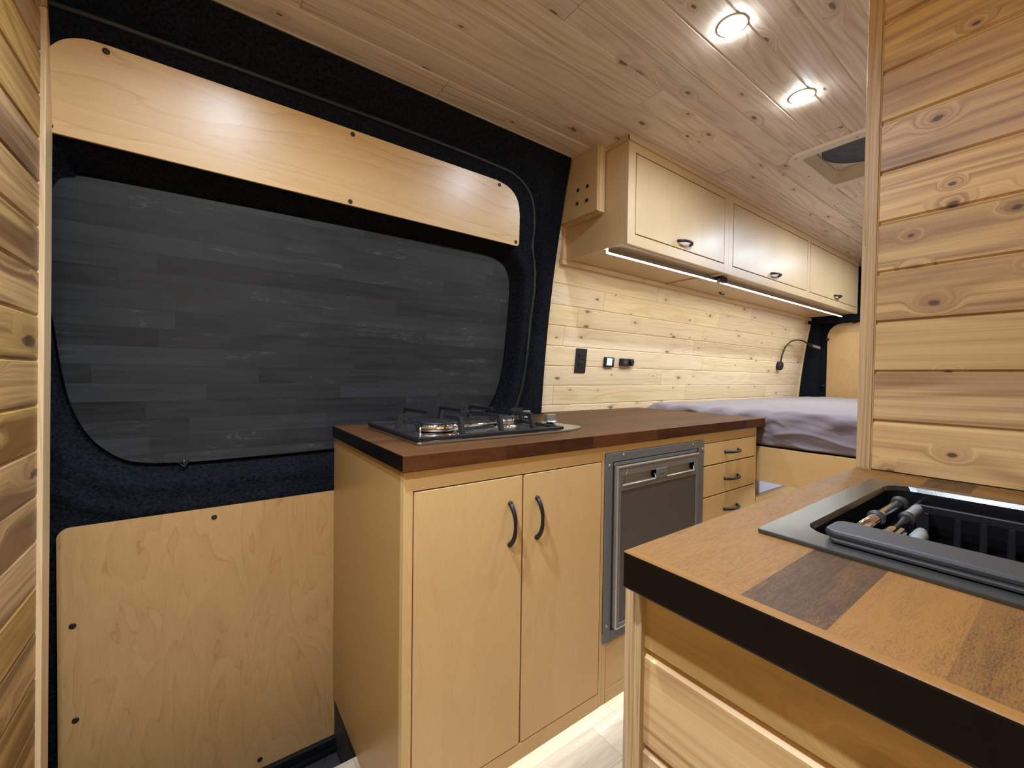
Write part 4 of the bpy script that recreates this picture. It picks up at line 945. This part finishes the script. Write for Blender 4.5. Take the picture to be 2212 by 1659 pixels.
mb = MB(); mb.box(SX + 0.031, 1.0, 0.240, 0.2560, 0.07, CT - 0.001, 'z'); mb.build('face_frame', M['ply'], sc_)

# worktop with sink cut-out, drawn as four boards' edges of one slab
rt_poly = [(0.3200, -0.335), (PX - 0.0045, -0.335), (PX - 0.0045, 0.2570), (0.3200, 0.2570)]
hole = (0.500, 0.868, -0.29, 0.186)
mb = MB()
def top_quad(x0, x1, y0, y1): mb.face([(x0, y0, CTZ1), (x1, y0, CTZ1), (x1, y1, CTZ1), (x0, y1, CTZ1)], [(x0, y0), (x1, y0), (x1, y1), (x0, y1)], 0); mb.face([(x0, y1, CTZ0), (x1, y1, CTZ0), (x1, y0, CTZ0), (x0, y0, CTZ0)], [(x0, y0)]*4, 2)
X_ = [0.3200, hole[0], hole[1], PX - 0.0045]; Y_ = [-0.335, hole[2], hole[3], 0.2570]
for i in range(3):
    for j in range(3):
        if not (i == 1 and j == 1): top_quad(X_[i], X_[i+1], Y_[j], Y_[j+1])
def side(x0, y0, x1, y1, mi): mb.face([(x0, y0, CTZ0), (x1, y1, CTZ0), (x1, y1, CTZ1), (x0, y0, CTZ1)], [(x0+y0*.4, CTZ0), (x1+y1*.4, CTZ0), (x1+y1*.4, CTZ1), (x0+y0*.4, CTZ1)], mi)
for i in range(3):
    side(X_[i], Y_[0], X_[i+1], Y_[0], 1); side(X_[i+1], Y_[3], X_[i], Y_[3], 1); side(X_[3], Y_[i], X_[3], Y_[i+1], 2); side(X_[0], Y_[i+1], X_[0], Y_[i], 2)
side(hole[0], hole[3], hole[1], hole[3], 2); side(hole[1], hole[2], hole[0], hole[2], 2); side(hole[0], hole[2], hole[0], hole[3], 2); side(hole[1], hole[3], hole[1], hole[2], 2)
rt = mb.build('countertop', [M['block_r'], M['block_edge'], M['block_end']], bevel=0.0028, seg=3)
tag(rt, 'short stained butcher block worktop around the black sink', 'countertop')

# sink
sk = empty('sink', (0.68, -0.05, CTZ1), 'black composite drop-in sink in the short worktop', 'sink')
ro = rrect(0.478, 0.884, -0.31, 0.206, 0.006, 6); ri = rrect(0.514, 0.858, -0.275, 0.177, 0.03, 6)
mb = MB(); n = len(ro); zt = CTZ1 + 0.0055; zb = CTZ1 + 0.0004
for i in range(n):
    j = (i+1) % n
    mb.face([(*ro[i], zt-0.001), (*ro[j], zt-0.001), (*ri[j], zt), (*ri[i], zt)], [(0, 0)]*4); mb.face([(*ro[i], zb), (*ro[j], zb), (*ro[j], zt-0.001), (*ro[i], zt-0.001)], [(0, 0)]*4)
mb.build('rim', M['sink'], sk, bevel=0.0015)
mb = MB(); lv = [(0.0, zt), (0.003, zt - 0.006), (0.004, zt - 0.15), (0.02, zt - 0.175), (0.06, zt - 0.18)]
rings = [rrect(0.514 + o_, 0.858 - o_, -0.275 + o_, 0.177 - o_, max(0.03, o_ + 0.01), 6) for o_, z in lv]
for (o_, z), (o2, z2), A, B in zip(lv[:-1], lv[1:], rings[:-1], rings[1:]):
    for i in range(n):
        j = (i+1) % n; mb.face([(*A[i], z), (*A[j], z), (*B[j], z2), (*B[i], z2)], [(0, 0)]*4, smooth=True)
mb.face([(*p, lv[-1][1]) for p in rings[-1]], [(0, 0)]*n)
mb.build('bowl', M['sink_in'], sk)
# slotted basket hung on the far side of the bowl
bk = empty('sink_basket', (0.84, -0.05, 0.80), 'black slotted caddy inside the far side of the sink', 'basket')
mb = MB(); mb.box(0.815, 0.821, -0.26, 0.140, 0.856, 0.866); mb.box(0.815, 0.821, -0.26, 0.140, 0.782, 0.806); mb.box(0.815, 0.821, 0.125, 0.140, 0.806, 0.856); mb.box(0.815, 0.852, -0.26, 0.140, 0.778, 0.782); mb.box(0.815, 0.852, 0.137, 0.141, 0.782, 0.866)
yy_ = 0.100
while yy_ > -0.25: mb.box(0.816, 0.820, yy_-0.006, yy_+0.001, 0.806, 0.856); yy_ -= 0.0235
mb.build('caddy_body', M['plastic'], bk, bevel=0.0012)
# roll-up drying rack
rk = empty('drying_rack', (0.53, -0.05, 0.882), 'partly rolled drying rack with steel rods over the near side of the sink', 'rack')
zt2 = zt + 0.0008
cap = rrect(0.499, 0.546, -0.30, 0.153, [0.012, 0.012, 0.012, 0.012], 6)
plate([(x, y) for x, y in cap], zt2 + 0.002, zt2 + 0.0105, M['silicone'], 'end_strip', rk, 0.003)
plate([(x, y) for x, y in rrect(0.494, 0.540, -0.30, 0.146, 0.006, 4)], zt2, zt2 + 0.0035, M['silicone'], 'strip_foot', rk, 0.001)
def rod(x0, x1, y, z, r=0.0052, rings_=()):
    o = MB().tube([(x0, y, z), (x1, y, z)], r, 18).build('rod', M['chrome'], rk)
    for xr in rings_:
        o2 = MB().lathe((xr - 0.005, y, z), (1, 0, 0), [(r*1.05, 0), (r*1.5, 0.001), (r*1.6, 0.005), (r*1.5, 0.009), (r*1.05, 0.010)], 20).build('ring', M['silicone'], o)
    return o
rod(0.535, 0.735, 0.1410, 0.8800, 0.0055, (0.632, 0.735))
rod(0.540, 0.700, 0.1270, 0.8700, 0.0055, (0.590, 0.700))
rod(0.540, 0.610, 0.1150, 0.8760, 0.005, ())
def capped(x0, x1, y, z, r=0.0058):
    MB().tube([(x0, y, z), (x0 + 0.003, y, z), (x1 - 0.004, y, z), (x1, y, z)], [r*0.8, r, r, r*0.6], 14).build('rod_cap', M['frost'], rk)
capped(0.715, 0.770, 0.1290, 0.870); capped(0.600, 0.640, 0.1030, 0.8700); capped(0.660, 0.70, 0.113, 0.858)
for y in (0.0870, 0.0620, 0.0380, 0.0140, -0.010, -0.034): capped(0.540, 0.582, y, 0.8745, 0.0062)

# light strip behind the bed board
bs = empty('bed_led_strip', (2.8, 0.10, 0.71), 'hidden light strip running back under the bed platform', 'light')
MB().box(2.10, 3.50, 0.095, 0.105, 0.7105, 0.7205).build('diffuser', M['led_dim'], bs)
light('bed_led', 'AREA', (2.8, 0.10, 0.708), 7.0, (0.85, 0.95, 1.1), (math.radians(60), 0, 0), parent=bs, shape='RECTANGLE', size=1.4, size_y=0.012)

# floor-level LED strip in the toe recess
ts = empty('floor_led_strip', (1.1, 0.89, 0.065), 'light strip in the toe recess lighting the floor', 'light')
MB().box(0.36, 1.86, 0.886, 0.896, 0.0610, 0.0695).build('diffuser', M['led_dim'], ts)
light('floor_led', 'AREA', (1.11, 0.885, 0.060), TOE_W, LEDC, (math.radians(-20), 0, 0), parent=ts, shape='RECTANGLE', size=1.5, size_y=0.012)

# place every empty at its thing's base, keeping the parts where they are
for o, p in BASES:
    if '_base' in o: del o['_base']
    o.location = p
    for c in o.children: c.location = c.location - p
bpy.context.view_layer.update()
